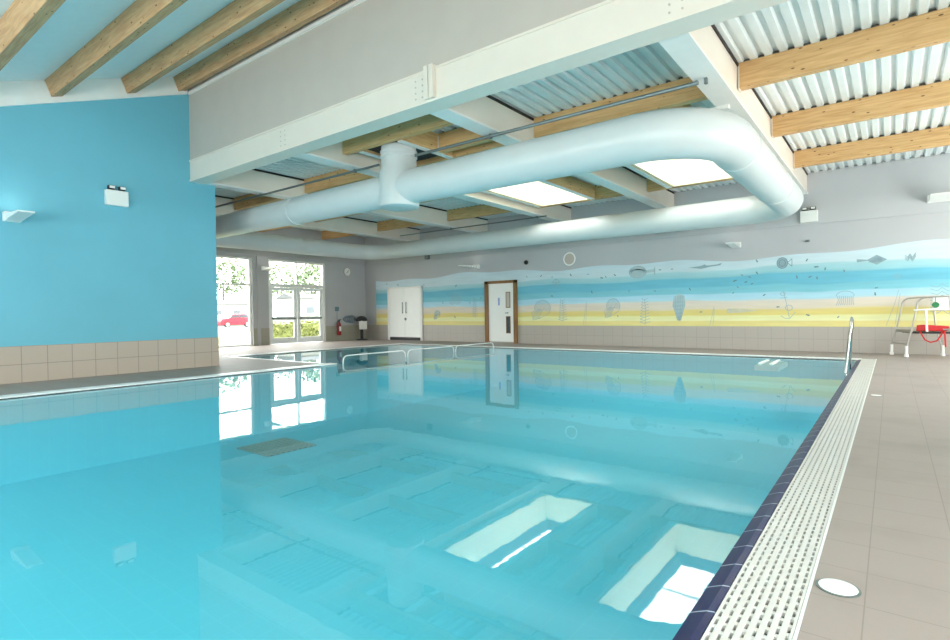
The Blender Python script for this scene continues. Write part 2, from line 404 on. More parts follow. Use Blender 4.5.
# window wall with openings
OPEN = [(8.2, 11.8), (12.5, 15.3)]
def wl(bm):
    box(bm, WX-0.3, WX, 6.3, 8.2, -0.25, 5.4); box(bm, WX-0.3, WX, 11.8, 12.5, -0.25, 5.4); box(bm, WX-0.3, WX, 15.3, YB, -0.25, 5.4)
    for a, b in OPEN: box(bm, WX-0.3, WX, a, b, 3.52, 5.4); box(bm, WX-0.3, WX, a, b, -0.25, 0.0)
struct('wall_left', wl, M_wallgrey)
def bl(bm):
    for a, b in ((6.9, 8.2), (11.8, 12.5), (15.3, YB)): box(bm, WX, WX+0.012, a, b, 0, 0.69)
M_dado_green = tiles('dado_tiles_window_wall', (168, 164, 148), (136, 132, 120), (0.345, 0.345), (1, 2), (0.1, 0.0), 0.006, 0.4, 0.04)
struct('baseboard_left', bl, M_dado_green)
struct('trim_2', lambda bm: box(bm, WX, WX+0.06, 6.9, YB-0.06, 3.62, ZD-0.001), M_wallgrey)
struct('trim_3', lambda bm: box(bm, WX, WX+0.05, 11.98, 12.1, 0, 3.6), M_wallgrey)
# blue wall (a block: the room behind it closes the hall)
def bwall(bm):
    prism(bm, [(YF, -0.25), (6.67, -0.25), (6.67, 4.36), (GY+0.04, 4.36), (GY+0.04, zr(GY)-0.02), (YF, zr(YF)-0.02)], 'x', BX-0.25, BX)
struct('wall_partition', bwall, M_blue)
struct('baseboard_partition', lambda bm: box(bm, BX, BX+0.012, YF, 6.68, 0, 0.69), M_dado_y)
struct('trim_4', lambda bm: prism(bm, [(YF, zr(YF)-0.55), (6.04, zr(6.04)-0.40), (6.04, zr(6.04)), (YF, zr(YF))], 'x', BX, BX+0.05), M_white)
struct('wall_corner', lambda bm: (box(bm, WX, BX-0.25, 6.35, 6.67, -0.25, 5.4), box(bm, BX-0.25, BX, 6.35, 6.669, 4.361, 5.4)), M_wallgrey)
# unseen right and front walls; their windows are added to let daylight in
RW = [(-2.6, 0.2), (0.8, 3.6), (7.4, 10.2), (10.9, 13.7), (14.2, 16.8)]
def wr(bm):
    y = YF
    for a, b in RW:
        box(bm, RX, RX+0.3, y, a, -0.25, 5.6); y = b
        top = min(3.6, zr(a)-0.3) if a < 5 else 3.6
        box(bm, RX, RX+0.3, a, b, -0.25, 0.7); box(bm, RX, RX+0.3, a, b, top, 5.6)
    box(bm, RX, RX+0.3, y, YB, -0.25, 5.6)
    prism(bm, [(2.5, 5.6), (GY+0.3, 5.6), (GY+0.3, zr(GY))], 'x', RX, RX+0.3)
struct('wall_right', wr, M_white)
FW = [(-12.2, -9.0), (-8.4, -5.2), (-4.6, -1.4), (-0.8, 2.4)]
def wf(bm):
    x = BX
    for a, b in FW:
        box(bm, x, a, YF-0.3, YF, -0.25, zr(YF)); x = b
        box(bm, a, b, YF-0.3, YF, -0.25, 0.5); box(bm, a, b, YF-0.3, YF, 2.95, zr(YF))
    box(bm, x, RX, YF-0.3, YF, -0.25, zr(YF))
struct('wall_front', wf, M_white)
nwin = 3
for a, b in RW:  # frames, panes and portals of the added windows
    top = min(3.6, zr(a)-0.3) if a < 5 else 3.6
    def f(bm, a=a, b=b, top=top):
        for y in (a, (a+b)/2-0.03, b-0.06): box(bm, RX+0.1, RX+0.18, y, y+0.06, 0.7, top)
        box(bm, RX+0.1, RX+0.18, a, b, 0.7, 0.76); box(bm, RX+0.1, RX+0.18, a, b, top-0.06, top)
    wn_ = struct('window_%d' % nwin, f, M_plastic)
    obj('glass_pane', lambda bm, a=a, b=b, top=top: box(bm, RX+0.135, RX+0.145, a+0.06, b-0.06, 0.76, top-0.06), M_glass, wn_); nwin += 1
    portal('daylight_portal', (RX+0.28, (a+b)/2, (0.7+top)/2), (-1, 0, 0), b-a, top-0.7)
for a, b in FW:
    def f(bm, a=a, b=b):
        for x in (a, (a+b)/2-0.03, b-0.06): box(bm, x, x+0.06, YF-0.18, YF-0.1, 0.5, 2.95)
        box(bm, a, b, YF-0.18, YF-0.1, 0.5, 0.56); box(bm, a, b, YF-0.18, YF-0.1, 2.89, 2.95)
    wn_ = struct('window_%d' % nwin, f, M_plastic)
    obj('glass_pane', lambda bm, a=a, b=b: box(bm, a+0.06, b-0.06, YF-0.145, YF-0.135, 0.56, 2.89), M_glass, wn_); nwin += 1
    portal('daylight_portal', ((a+b)/2, YF-0.28, 1.72), (0, 1, 0), b-a, 2.45)
portal('daylight_portal', (WX-0.28, 10.0, 1.76), (1, 0, 0), 3.6, 3.5)
portal('daylight_portal', (WX-0.28, 13.9, 1.76), (1, 0, 0), 2.8, 3.5)

# ------------------------------------------------------------ roofs
SK = [(-8.78, -7.2, 9.85, 15.05), (-4.68, -3.1, 9.85, 15.05)]     # skylight wells
HK = [(a-0.062, b+0.062, c-0.062, d+0.062) for a, b, c, d in SK]
def corr(bm, x0, x1, y0, y1, z=ZD, pitch=0.195, h=0.055):
    prof = []; x = x0
    while x < x1-1e-4:
        for dx, dz in ((0, 0), (0.15, 0), (0.185, h), (0.285, h), (0.32, 0)):
            xx = x+dx*pitch/0.32
            if xx <= x1 and not (prof and xx-prof[-1][0] < 1e-6): prof.append((xx, z+dz))
        x += pitch
    prof.append((x1, z))
    poly = prof+[(x1, z+0.16), (x0, z+0.16)]
    # sheet with real thickness: underside profile, flat top
    for i in range(len(prof)-1):
        (xa, za), (xb, zb) = prof[i], prof[i+1]
        if xb-xa < 1e-6: continue
        vs = [bm.verts.new(v) for v in ((xa, y0, za), (xb, y0, zb), (xb, y1, zb), (xa, y1, za))]
        bm.faces.new(vs)
    vs = [bm.verts.new(v) for v in ((x0, y0, z+0.16), (x1, y0, z+0.16), (x1, y1, z+0.16), (x0, y1, z+0.16))]; bm.faces.new(vs)
def lowroof(bm):
    y0, y1 = GY+0.1, YB
    a, b = HK
    corr(bm, WX, a[0], y0, y1); corr(bm, a[1], b[0], y0, y1); corr(bm, b[1], RX, y0, y1)
    for s in HK:
        corr(bm, s[0], s[1], y0, s[2]); corr(bm, s[0], s[1], s[3], y1)
    # solid insulation slab above the sheet
    for x0, x1, ya, yb in ((WX, a[0], y0, y1), (a[1], b[0], y0, y1), (b[1], RX, y0, y1), (a[0], a[1], y0, a[2]), (a[0], a[1], a[3], y1), (b[0], b[1], y0, b[2]), (b[0], b[1], b[3], y1)):
        box(bm, x0, x1, ya, yb, ZD+0.16, ZD+0.36)
struct('ceiling', lowroof, M_deck)
def uproof(bm): prism(bm, [(YF-0.3, zr(YF-0.3)), (GY+0.4, zr(GY+0.4)), (GY+0.4, zr(GY+0.4)+0.2), (YF-0.3, zr(YF-0.3)+0.2)], 'x', BX-0.3, RX+0.3)
M_soffit = plain('sloping_soffit', (230, 238, 240), 0.5, noise=0.01)
struct('ceiling_upper', uproof, M_soffit)
# upstand above the girder
struct('wall_upstand', lambda bm: box(bm, BX, RX, GY+0.04, GY+0.34, 4.84, zr(GY+0.04)), M_fascia)
struct('trim_5', lambda bm: box(bm, BX+0.05, RX, GY+0.005, GY+0.04, 6.36, 6.42), M_white)

# skylights: boxed wells, kerb and glazing
M_well = plain('skylight_lining', (240, 230, 198), 0.6, noise=0.01)
M_kerb = plain('skylight_kerb', (112, 108, 132), 0.5, noise=0.01)
for n, (x0, x1, y0, y1) in enumerate(SK):
    def well(bm, x0=x0, x1=x1, y0=y0, y1=y1):
        th = 0.06
        for a in ((x0-th, x0, y0-th, y1+th), (x1, x1+th, y0-th, y1+th), (x0, x1, y0-th, y0), (x0, x1, y1, y1+th)): box(bm, *a, 4.56, 5.34)
    wn_ = struct('window_%d' % nwin, well, M_well)
    def kerb(bm, x0=x0, x1=x1, y0=y0, y1=y1):
        i = 0.16
        for (xa, ya, xb, yb, nx, ny) in ((x0, y0, x1, y0, 0, 1), (x1, y0, x1, y1, -1, 0), (x1, y1, x0, y1, 0, -1), (x0, y1, x0, y0, 1, 0)):
            pa, pb = Vector((xa, ya, 5.34)), Vector((xb, yb, 5.34))
            cxy = Vector(((x0+x1)/2, (y0+y1)/2, 0))
            def inn(v): return Vector((v.x+(i if v.x < cxy.x else -i), v.y+(i if v.y < cxy.y else -i), 5.56))
            qa, qb = inn(pa), inn(pb)
            o_ = Vector((0, 0, 0.05))
            A = [bm.verts.new(v) for v in (pa, pb, qb, qa)]; B = [bm.verts.new(v+o_) for v in (pa, pb, qb, qa)]
            bm.faces.new(A); bm.faces.new(B[::-1])
            for j in range(4): bm.faces.new((A[j], A[(j+1) % 4], B[(j+1) % 4], B[j]))
    obj('kerb', kerb, M_kerb, wn_)
    def bars(bm, x0=x0, x1=x1, y0=y0, y1=y1):
        for k in range(1, 3):
            yy = y0+(y1-y0)*k/3; box(bm, x0+0.16, x1-0.16, yy-0.02, yy+0.02, 5.56, 5.60)
    obj('glazing_bar', bars, M_plastic, wn_)
    obj('glass_pane', lambda bm, x0=x0, x1=x1, y0=y0, y1=y1: box(bm, x0+0.1, x1-0.1, y0+0.1, y1-0.1, 5.61, 5.62), M_glass, wn_)
    portal('daylight_portal', ((x0+x1)/2, (y0+y1)/2, 5.7), (0, 0, -1), x1-x0, y1-y0)
    nwin += 1

# ------------------------------------------------------------ girder
g = thing('steel_girder', 'long pale steel girder crossing overhead below the grey upstand', 'girder', (-5, GY+0.2, 4.36))
def gbody(bm):
    box(bm, BX+0.03, RX, GY+0.02, GY+0.09, 4.38, 4.80)       # cover/web
    box(bm, BX+0.03, RX, GY-0.0, GY+0.36, 4.34, 4.385)        # bottom flange
    box(bm, BX+0.03, RX, GY-0.0, GY+0.36, 4.80, 4.835)        # top flange
obj('girder_web', gbody, M_steel, g)
obj('splice_plate', lambda bm: box(bm, -5.50, -5.42, GY-0.06, GY+0.03, 4.37, 4.86), M_steel, g)
obj('splice_plate', lambda bm: box(bm, -5.40, -5.32, GY-0.06, GY+0.03, 4.37, 4.86), M_steel, g)
for cx_ in (-9.22, -5.66, -1.85):
    for dx in (-0.07, 0.07):
        for k in range(4): obj('bolt', lambda bm: lathe(bm, [(0.013, GY+0.008), (0.013, GY+0.019)], 8, (cx_+dx, 0, 4.45+0.09*k), 'y'), M_fascia, g)

# ------------------------------------------------------------ roof beams and purlins
BEAMS = [(-2.0, 'third bay edge, nearest the right side beside the timber purlins'), (-5.62, 'between the two skylights'),
         (-9.25, 'just left of the left skylight, beside the vertical duct'), (-12.95, 'above the pool, seen past the end of the blue wall'), (-16.65, 'nearest the glazed doors')]
for X, txt in BEAMS:
    t_ = thing('roof_beam', 'white steel roof beam ' + txt.replace('third bay edge, ', ''), 'beam', (X, 12, 4.36), 'white steel beams under the flat roof')
    def body(bm, X=X):
        box(bm, X-0.12, X+0.15, GY+0.36, YB-0.05, 4.39, 4.88)
        box(bm, X-0.06, X+0.06, GY+0.36, YB-0.05, 4.88, ZD-0.002)
    obj('beam_casing', body, M_steel, t_)
    if X == -2.0:
        for yb in (9.1, 12.0, 14.95): obj('flange_bracket', lambda bm, yb=yb: box(bm, X-0.24, X+0.02, yb-0.05, yb+0.05, 4.30, 4.354), M_white, t_)
    obj('bottom_flange', lambda bm, X=X: box(bm, X-0.17, X+0.17, GY+0.36, YB-0.05, 4.355, 4.39), M_white, t_)
def purlin(name, label, x0, x1, y, group, zb=4.55, zt=ZD-0.002, wdt=0.15, mat=None, ends=True):
    t_ = thing(name, label, 'purlin', ((x0+x1)/2, y, zb), group)
    obj('timber', lambda bm: box(bm, x0, x1, y, y+wdt, zb, zt), mat or M_timber, t_, bevel=0.006)
    for xx, sg in ((x0, 1), (x1, -1)):
        obj('joist_hanger', lambda bm, xx=xx, sg=sg: box(bm, min(xx, xx+sg*0.02), max(xx, xx+sg*0.02), y-0.012, y+wdt+0.012, zb-0.012, zt-0.05), M_steel, t_)
    obj('profile_filler', lambda bm: box(bm, x0+0.05, x1-0.02, y+0.04, y+wdt-0.03, zt+0.0005, zt+0.045), M_gap_shade, t_)  # dark strip imitating the shaded gaps below the sheet crests
GP = 'timber purlins under the flat roof'
rows = [(9.05, 'first row behind the girder'), (12.0, 'middle row'), (15.08, 'last row before the mural wall')]
bays = [(-5.47, -2.12, 'left of the duct corner'), (-9.1, -5.74, 'in the bay of the vertical duct'),
        (-12.8, -9.37, 'left of the vertical duct'), (-16.5, -13.07, 'seen past the end of the blue wall'), (-20.1, -16.83, 'nearest the glazed doors')]
for (y, rt_) in rows:
    for i, (x0, x1, bt) in enumerate(bays):
        if y == 12.0 and i == 1: segs = [(x0, -8.99), (-6.99, x1)]
        elif y == 12.0 and i == 0: segs = [(x0, -4.89), (-2.89, x1)]
        else: segs = [(x0, x1)]
        for k, (a, b) in enumerate(segs):
            if b-a < 0.25:
                continue
            yy = 15.12 if y == 15.08 and i < 2 else y
            ex = '' if len(segs) == 1 else (' left of the skylight', ' right of the skylight')[k]
            purlin('timber_purlin', 'purlin %s, %s%s' % (bt, rt_, ex), a, b, yy, GP)
for y, lb in ((9.03, 'nearest the girder'), (11.92, 'middle one of the three'), (14.9, 'closest to the mural wall')):
    purlin('timber_purlin', 'honey coloured timber purlin at the upper right, ' + lb, -1.84, RX, y, 'honey timber purlins at the upper right')
purlin('timber_purlin', 'deep timber purlin close behind the girder above the duct riser', -9.1, -5.74, 7.37, GP, wdt=0.13)
purlin('timber_purlin', 'orange timber noggin between the duct riser and the next white beam', -7.465, -5.74, 8.55, GP)
# trimmers along Y
def trim_y(label, x0, x1, y0, y1):
    t_ = thing('timber_trimmer', label, 'timber', ((x0+x1)/2, (y0+y1)/2, 4.55), 'timber trimmers framing roof openings')
    obj('timber', lambda bm: box(bm, x0, x1, y0, y1, 4.55, ZD-0.002), M_timber_y, t_, bevel=0.005)
    obj('painted_soffit', lambda bm: box(bm, x0, x1, y0, y1, 4.535, 4.549), M_white, t_)  # thin white strip along the underside
trim_y('timber trimmer right of the vertical duct with pale underside', -7.60, -7.47, 7.51, 9.04)
trim_y('timber trimmer left of the vertical duct with pale underside', -8.72, -8.59, 7.51, 9.04)
trim_y('timber trimmer along the right side of the left skylight', -7.135, -7.0, 9.21, 15.07)
trim_y('timber trimmer along the left side of the left skylight', -8.98, -8.845, 9.21, 15.07)
trim_y('timber trimmer along the left side of the right skylight', -4.88, -4.745, 9.21, 15.07)
trim_y('timber trimmer along the right side of the right skylight', -3.035, -2.9, 9.21, 15.07)
# sloping roof purlins
dirn = Vector((0, 1, 0.36)).normalized(); nrm = Vector((0, -0.36, 1)).normalized()
for i, (y, lb) in enumerate(((5.72, 'against the grey upstand'), (4.66, 'second from the grey upstand'), (3.34, 'third from the grey upstand'), (2.02, 'fourth from the grey upstand, cut by the left edge'))):
    wd = 0.195
    top = Vector((0, y, zr(y)))
    c = top+dirn*wd/2-nrm*0.155
    t_ = thing('sloping_purlin', 'timber purlin under the sloping roof, ' + lb, 'purlin', (-6, y, zr(y)-0.3), 'timber purlins under the sloping roof')
    if i == 0: wd = 0.19; c = top+dirn*wd/2-nrm*0.155
    obj('timber', lambda bm, c=c, wd=wd: obox(bm, (( BX+RX)/2+0.0, c.y, c.z), (1, 0, 0), dirn, nrm, RX-BX-0.11, wd, 0.305), M_timber_dark, t_, bevel=0.006)
    obj('bearing_shoe', lambda bm, c=c, wd=wd: obox(bm, (BX+0.06, c.y, c.z), (1, 0, 0), dirn, nrm, 0.02, wd+0.02, 0.28), M_steel, t_)
# dark strip standing in for the shaded gap between board and sheet
for X in (-1.85, -5.47, -9.1, -12.8, -16.5):
    struct('trim_%d' % (6+[-1.85, -5.47, -9.1, -12.8, -16.5].index(X)), lambda bm, X=X: box(bm, X, X+0.02, GY+0.37, YB-0.06, 4.88, ZD-0.003), M_dark)

# ------------------------------------------------------------ ventilation duct
DZ = 3.75; DXL, DXR, DYN, DYF = -17.3, -1.95, 7.92, 15.5
vd = thing('ventilation_duct', 'large round white ventilation duct looping below the roof', 'duct', (-9, 11, DZ))
def looppts():
    R_ = 1.05; pts = []; rad = []
    cs = [((DXR-R_, DYN+R_), -90), ((DXR-R_, DYF-R_), 0), ((DXL+R_, DYF-R_), 90), ((DXL+R_, DYN+R_), 180)]
    for (cx_, cy_), a0 in cs:
        for k in range(13):
            a = math.radians(a0+90*k/12); pts.append((cx_+R_*math.cos(a), cy_+R_*math.sin(a), DZ))
            rad.append(0.355 if cx_ > -5 else 0.30)
    return pts, rad
P_, R_ = looppts()
obj('duct_loop', lambda bm: tube(bm, P_, R_, 32, closed=True), M_duct, vd, smooth=True)
def band(bm, p, ax, r):
    lathe(bm, [(r, -0.012), (r+0.006, -0.009), (r+0.006, 0.009), (r, 0.012)], 32, p, ax)
for p, ax, r in (((-3.3, DYN, DZ), 'x', 0.348), ((-5.9, DYN, DZ), 'x', 0.333), ((-8.9, DYN, DZ), 'x', 0.322), ((-11.5, DYN, DZ), 'x', 0.335), ((DXR, 9.4, DZ), 'y', 0.358), ((DXR, 12.9, DZ), 'y', 0.358),
                 ((-3.4, DYF, DZ), 'x', 0.35), ((-6.3, DYF, DZ), 'x', 0.335), ((-10, DYF, DZ), 'x', 0.322), ((-13, DYF, DZ), 'x', 0.312), ((DXL, 12, DZ), 'y', 0.303)):
    obj('seam_band', lambda bm, p=p, ax=ax, r=r: band(bm, p, ax, r), M_duct, vd, smooth=True)
RXC, RYC = -7.98, DYN
obj('riser', lambda bm: lathe(bm, [(0.36, 3.36), (0.40, 3.38), (0.405, 3.42), (0.40, 4.10), (0.36, 4.16), (0.355, 4.36), (0.375, 4.37), (0.375, 4.40), (0.355, 4.41), (0.355, 4.46), (0.375, 4.47), (0.375, 4.50), (0.355, 4.51), (0.355, 4.59)], 36, (RXC, RYC, 0)), M_duct, vd, smooth=True)
def flash(bm): box(bm, -8.585, -7.605, 7.515, 8.9, 4.60, 4.63)
obj('roof_flashing', flash, M_dark, vd)
# ------------------------------------------------------------ conduits, small services
def conduit(label, pts, r=0.02, clips=()):
    t_ = thing('cable_conduit', label, 'conduit', pts[0], 'grey conduits below the roof')
    obj('conduit_pipe', lambda bm: tube(bm, pts, r, 8), M_conduit, t_, smooth=True)
    for c in clips:
        obj('clip', lambda bm, c=c: box(bm, c[0]-0.02, c[0]+0.02, c[1]-0.03, c[1]+0.03, c[2]-0.02, c[2]+0.07), M_conduit, t_)
conduit('dark grey conduit parallel to the girder, left of the duct riser', [(-16.4, 7.85, 4.32), (-8.5, 7.85, 4.32)], 0.026, [(x, 7.85, 4.30) for x in (-9.25, -12.95)])
conduit('dark grey conduit parallel to the girder, right of the duct riser', [(-7.45, 7.85, 4.32), (-2.1, 7.85, 4.32)], 0.03, [(x, 7.85, 4.30) for x in (-2.0, -5.62)])
conduit('dark grey conduit running below the roof near the mural wall', [(-15.6, 15.5, 4.32), (-8.9, 15.5, 4.32)], 0.022, [(x, 15.5, 4.30) for x in (-9.25, -12.95)])

# ------------------------------------------------------------ windows and doors
def wfr(bm):
    a, b = OPEN[0]
    for y in (a, b-0.09): box(bm, WX-0.2, WX-0.08, y, y+0.09, 0, 3.52)
    box(bm, WX-0.2, WX-0.08, 9.95, 10.05, 0, 3.52)
    for z in (0.001, 2.40, 3.44): box(bm, WX-0.195, WX-0.085, a+0.01, b-0.01, z, z+0.07)
w1 = struct('window_1', wfr, M_plastic)
obj('glass_pane', lambda bm: box(bm, WX-0.15, WX-0.14, OPEN[0][0]+0.05, OPEN[0][1]-0.05, 0.05, 3.45), M_glass, w1)
def tfr(bm):
    a, b = OPEN[1]
    for y in (a, b-0.08): box(bm, WX-0.2, WX-0.04, y, y+0.08, 0, 3.52)
    box(bm, WX-0.195, WX-0.085, a+0.01, b-0.01, 3.44, 3.519); box(bm, WX-0.195, WX-0.065, a+0.01, b-0.01, 2.38, 2.52); box(bm, WX-0.2, WX-0.08, 13.87, 13.93, 2.5, 3.46)
w2 = struct('window_2', tfr, M_plastic)
obj('glass_pane', lambda bm: box(bm, WX-0.15, WX-0.14, OPEN[1][0]+0.08, OPEN[1][1]-0.08, 2.52, 3.44), M_glass, w2)
M_alu = plain('grey_door_frame', (242, 246, 246), 0.45)
for i, (a, b) in enumerate(((12.585, 13.89), (13.91, 15.215))):
    def leaf(bm, a=a, b=b):
        for y in (a, b-0.15): box(bm, WX-0.17, WX-0.10, y, y+0.15, 0.02, 2.37)
        for z0, z1 in ((0.021, 0.26), (1.0, 1.14), (2.25, 2.369)): box(bm, WX-0.165, WX-0.105, a+0.148, b-0.148, z0, z1)
    d = struct('door_%d' % (1+i), leaf, M_alu)
    obj('glass_pane', lambda bm, a=a, b=b: box(bm, WX-0.14, WX-0.13, a+0.1, b-0.1, 0.2, 2.3), M_glass, d)
    obj('push_bar', lambda bm, a=a, b=b: (box(bm, WX-0.04, WX-0.01, a+0.1, b-0.1, 1.05, 1.09), box(bm, WX-0.10, WX-0.03, a+0.1, a+0.16, 1.04, 1.10), box(bm, WX-0.10, WX-0.03, b-0.16, b-0.1, 1.04, 1.10)), M_conduit, d)
# brown framed door in the mural wall
def bf(bm):
    box(bm, -12.98, -12.80, YB-0.09, YB, 0, 2.45); box(bm, -11.60, -11.45, YB-0.09, YB, 0, 2.45); box(bm, -12.98, -11.45, YB-0.09, YB, 2.34, 2.45)
d3 = struct('door_3', bf, M_brown)
obj('door_leaf', lambda bm: box(bm, -12.80, -11.60, YB-0.05, YB-0.001, 0.05, 2.34), M_plastic, d3)
for z0, z1 in ((1.38, 2.0), (0.38, 1.05)):
    vp = obj('vision_panel', lambda bm, z0=z0, z1=z1: box(bm, -11.97, -11.76, YB-0.058, YB-0.05, z0, z1), M_brown, d3)
    obj('panel_glass', lambda bm, z0=z0, z1=z1: box(bm, -11.94, -11.79, YB-0.061, YB-0.058, z0+0.03, z1-0.03), M_glassdark if z0 < 1 else M_fascia, vp)
obj('door_sign', lambda bm: box(bm, -12.34, -12.26, YB-0.056, YB-0.05, 1.48, 1.78), M_visblue, d3)
obj('door_handle', lambda bm: (box(bm, -11.9, -11.86, YB-0.10, YB-0.05, 1.16, 1.20), box(bm, -11.98, -11.86, YB-0.11, YB-0.09, 1.16, 1.19)), M_conduit, d3)
# white double doors (store)
def cf(bm):
    box(bm, -18.6, -18.5, YB-0.08, YB, 0, 2.42); box(bm, -16.53, -16.43, YB-0.08, YB, 0, 2.42); box(bm, -18.6, -16.43, YB-0.08, YB, 2.34, 2.42)
d4 = struct('door_4', cf, M_white)
for x0, x1 in ((-18.5, -17.52), (-17.51, -16.53)):
    lf = obj('door_leaf', lambda bm, x0=x0, x1=x1: box(bm, x0, x1, YB-0.055, YB-0.013, 0.14, 2.34), M_plastic, d4)
obj('pull_handle', lambda bm: (box(bm, -17.64, -17.61, YB-0.1, YB-0.08, 1.22, 1.72), box(bm, -17.64, -17.61, YB-0.09, YB-0.05, 1.23, 1.27), box(bm, -17.64, -17.61, YB-0.09, YB-0.05, 1.67, 1.71)), M_conduit, d4)
obj('pull_handle', lambda bm: (box(bm, -17.42, -17.39, YB-0.1, YB-0.08, 1.22, 1.72), box(bm, -17.42, -17.39, YB-0.09, YB-0.05, 1.23, 1.27), box(bm, -17.42, -17.39, YB-0.09, YB-0.05, 1.67, 1.71)), M_conduit, d4)
obj('lock_disc', lambda bm: lathe(bm, [(0.06, YB-0.07), (0.06, YB-0.05)], 16, (-17.46, 0, 0.96), 'y'), M_artdark, d4)
obj('bottom_gap', lambda bm: box(bm, -18.5, -16.53, YB-0.03, YB-0.0125, 0.0, 0.135), M_black, d4)  # black board stands in for the shade below the leaves

# ------------------------------------------------------------ mural
def mur(bm):
    n = 160; x0, x1 = WX+0.75, RX-0.05
    top = []
    for i in range(n+1):
        x = x0+(x1-x0)*i/n
        z = 2.76+0.05*math.sin(x*0.9+1)+0.04*math.sin(x*2.1)+0.05*math.sin(x*0.35)
        top.append((x, z))
    # gap for the two doors is behind their leaves, so one sheet is enough
    A = [bm.verts.new((x, YB-0.004, 0.69)) for x, z in top]; B = [bm.verts.new((x, YB-0.004, z)) for x, z in top]
    for i in range(n): bm.faces.new((A[i], A[i+1], B[i+1], B[i]))
    g_ = bmesh.ops.extrude_face_region(bm, geom=bm.faces[:])
    bmesh.ops.translate(bm, verts=[v for v in g_['geom'] if isinstance(v, bmesh.types.BMVert)], vec=(0, 0.0035, 0))
mu = obj('sea_mural', mur, M_mural)
tag(mu, 'long painted sea mural in blue and yellow bands on the far wall', 'mural')
YM = YB-0.004
def stroke(bm, pts, wd=0.018, y=0.0):
    for (xa, za), (xb, zb) in zip(pts, pts[1:]):
        d = Vector((xb-xa, 0, zb-za)); L_ = d.length
        if L_ < 1e-5: continue
        d /= L_; nn = Vector((-d.z, 0, d.x))*wd/2; a = Vector((xa, YM-y, za)); b = Vector((xb, YM-y, zb))
        vs = [a+nn, b+nn, b-nn, a-nn]
        F = [bm.verts.new(v+Vector((0, -0.003, 0))) for v in vs]; K = [bm.verts.new(v) for v in vs]
        bm.faces.new(F)
        for j in range(4): bm.faces.new((F[j], F[(j+1) % 4], K[(j+1) % 4], K[j]))
def fillp(bm, pts, y=0.0):
    F = [bm.verts.new((x, YM-0.002-y, z)) for x, z in pts]; K = [bm.verts.new((x, YM, z)) for x, z in pts]
    bm.faces.new(F)
    for j in range(len(pts)): bm.faces.new((F[j], F[(j+1) % len(pts)], K[(j+1) % len(pts)], K[j]))
def ell(cx_, cz, a, b, n=20, s=0, e=360): return [(cx_+a*math.cos(math.radians(s+(e-s)*i/n)), cz+b*math.sin(math.radians(s+(e-s)*i/n))) for i in range(n+1)]
ART = [('fish', -6.58, 2.48, 0.94, 0.43), ('ray', -0.36, 2.44, 0.55, 0.26), ('round_fish', -2.43, 2.5, 0.4, 0.31), ('swordfish', -4.57, 2.52, 0.99, 0.15), ('scallop', -10.42, 1.27, 0.87, 0.75), ('scallop', -7.61, 1.3, 0.61, 0.66), ('conch', -5.36, 1.3, 0.49, 0.95), ('scallop', -15.61, 1.13, 0.4, 0.39), ('seaweed', -9.5, 1.22, 0.41, 0.8), ('seaweed', -6.46, 1.15, 0.4, 0.86), ('reed', -8.62, 1.14, 0.15, 0.85), ('reed', -4.37, 1.0, 0.15, 0.61), ('reed', 0.03, 1.18, 0.29, 0.93), ('squid', -3.5, 1.15, 0.86, 0.17), ('jellyfish', -0.99, 1.46, 0.4, 0.38), ('anchor', -2.38, 1.3, 0.45, 0.8), ('starfish', -9.77, 2.25, 0.33, 0.33), ('starfish', 0.13, 2.0, 0.2, 0.16), ('coral', 0.99, 1.36, 0.45, 0.74), ('coral', 0.37, 2.46, 0.2, 0.13), ('seaweed', -13.53, 1.4, 0.31, 0.81), ('coral', -14.6, 1.8, 0.6, 0.5)]
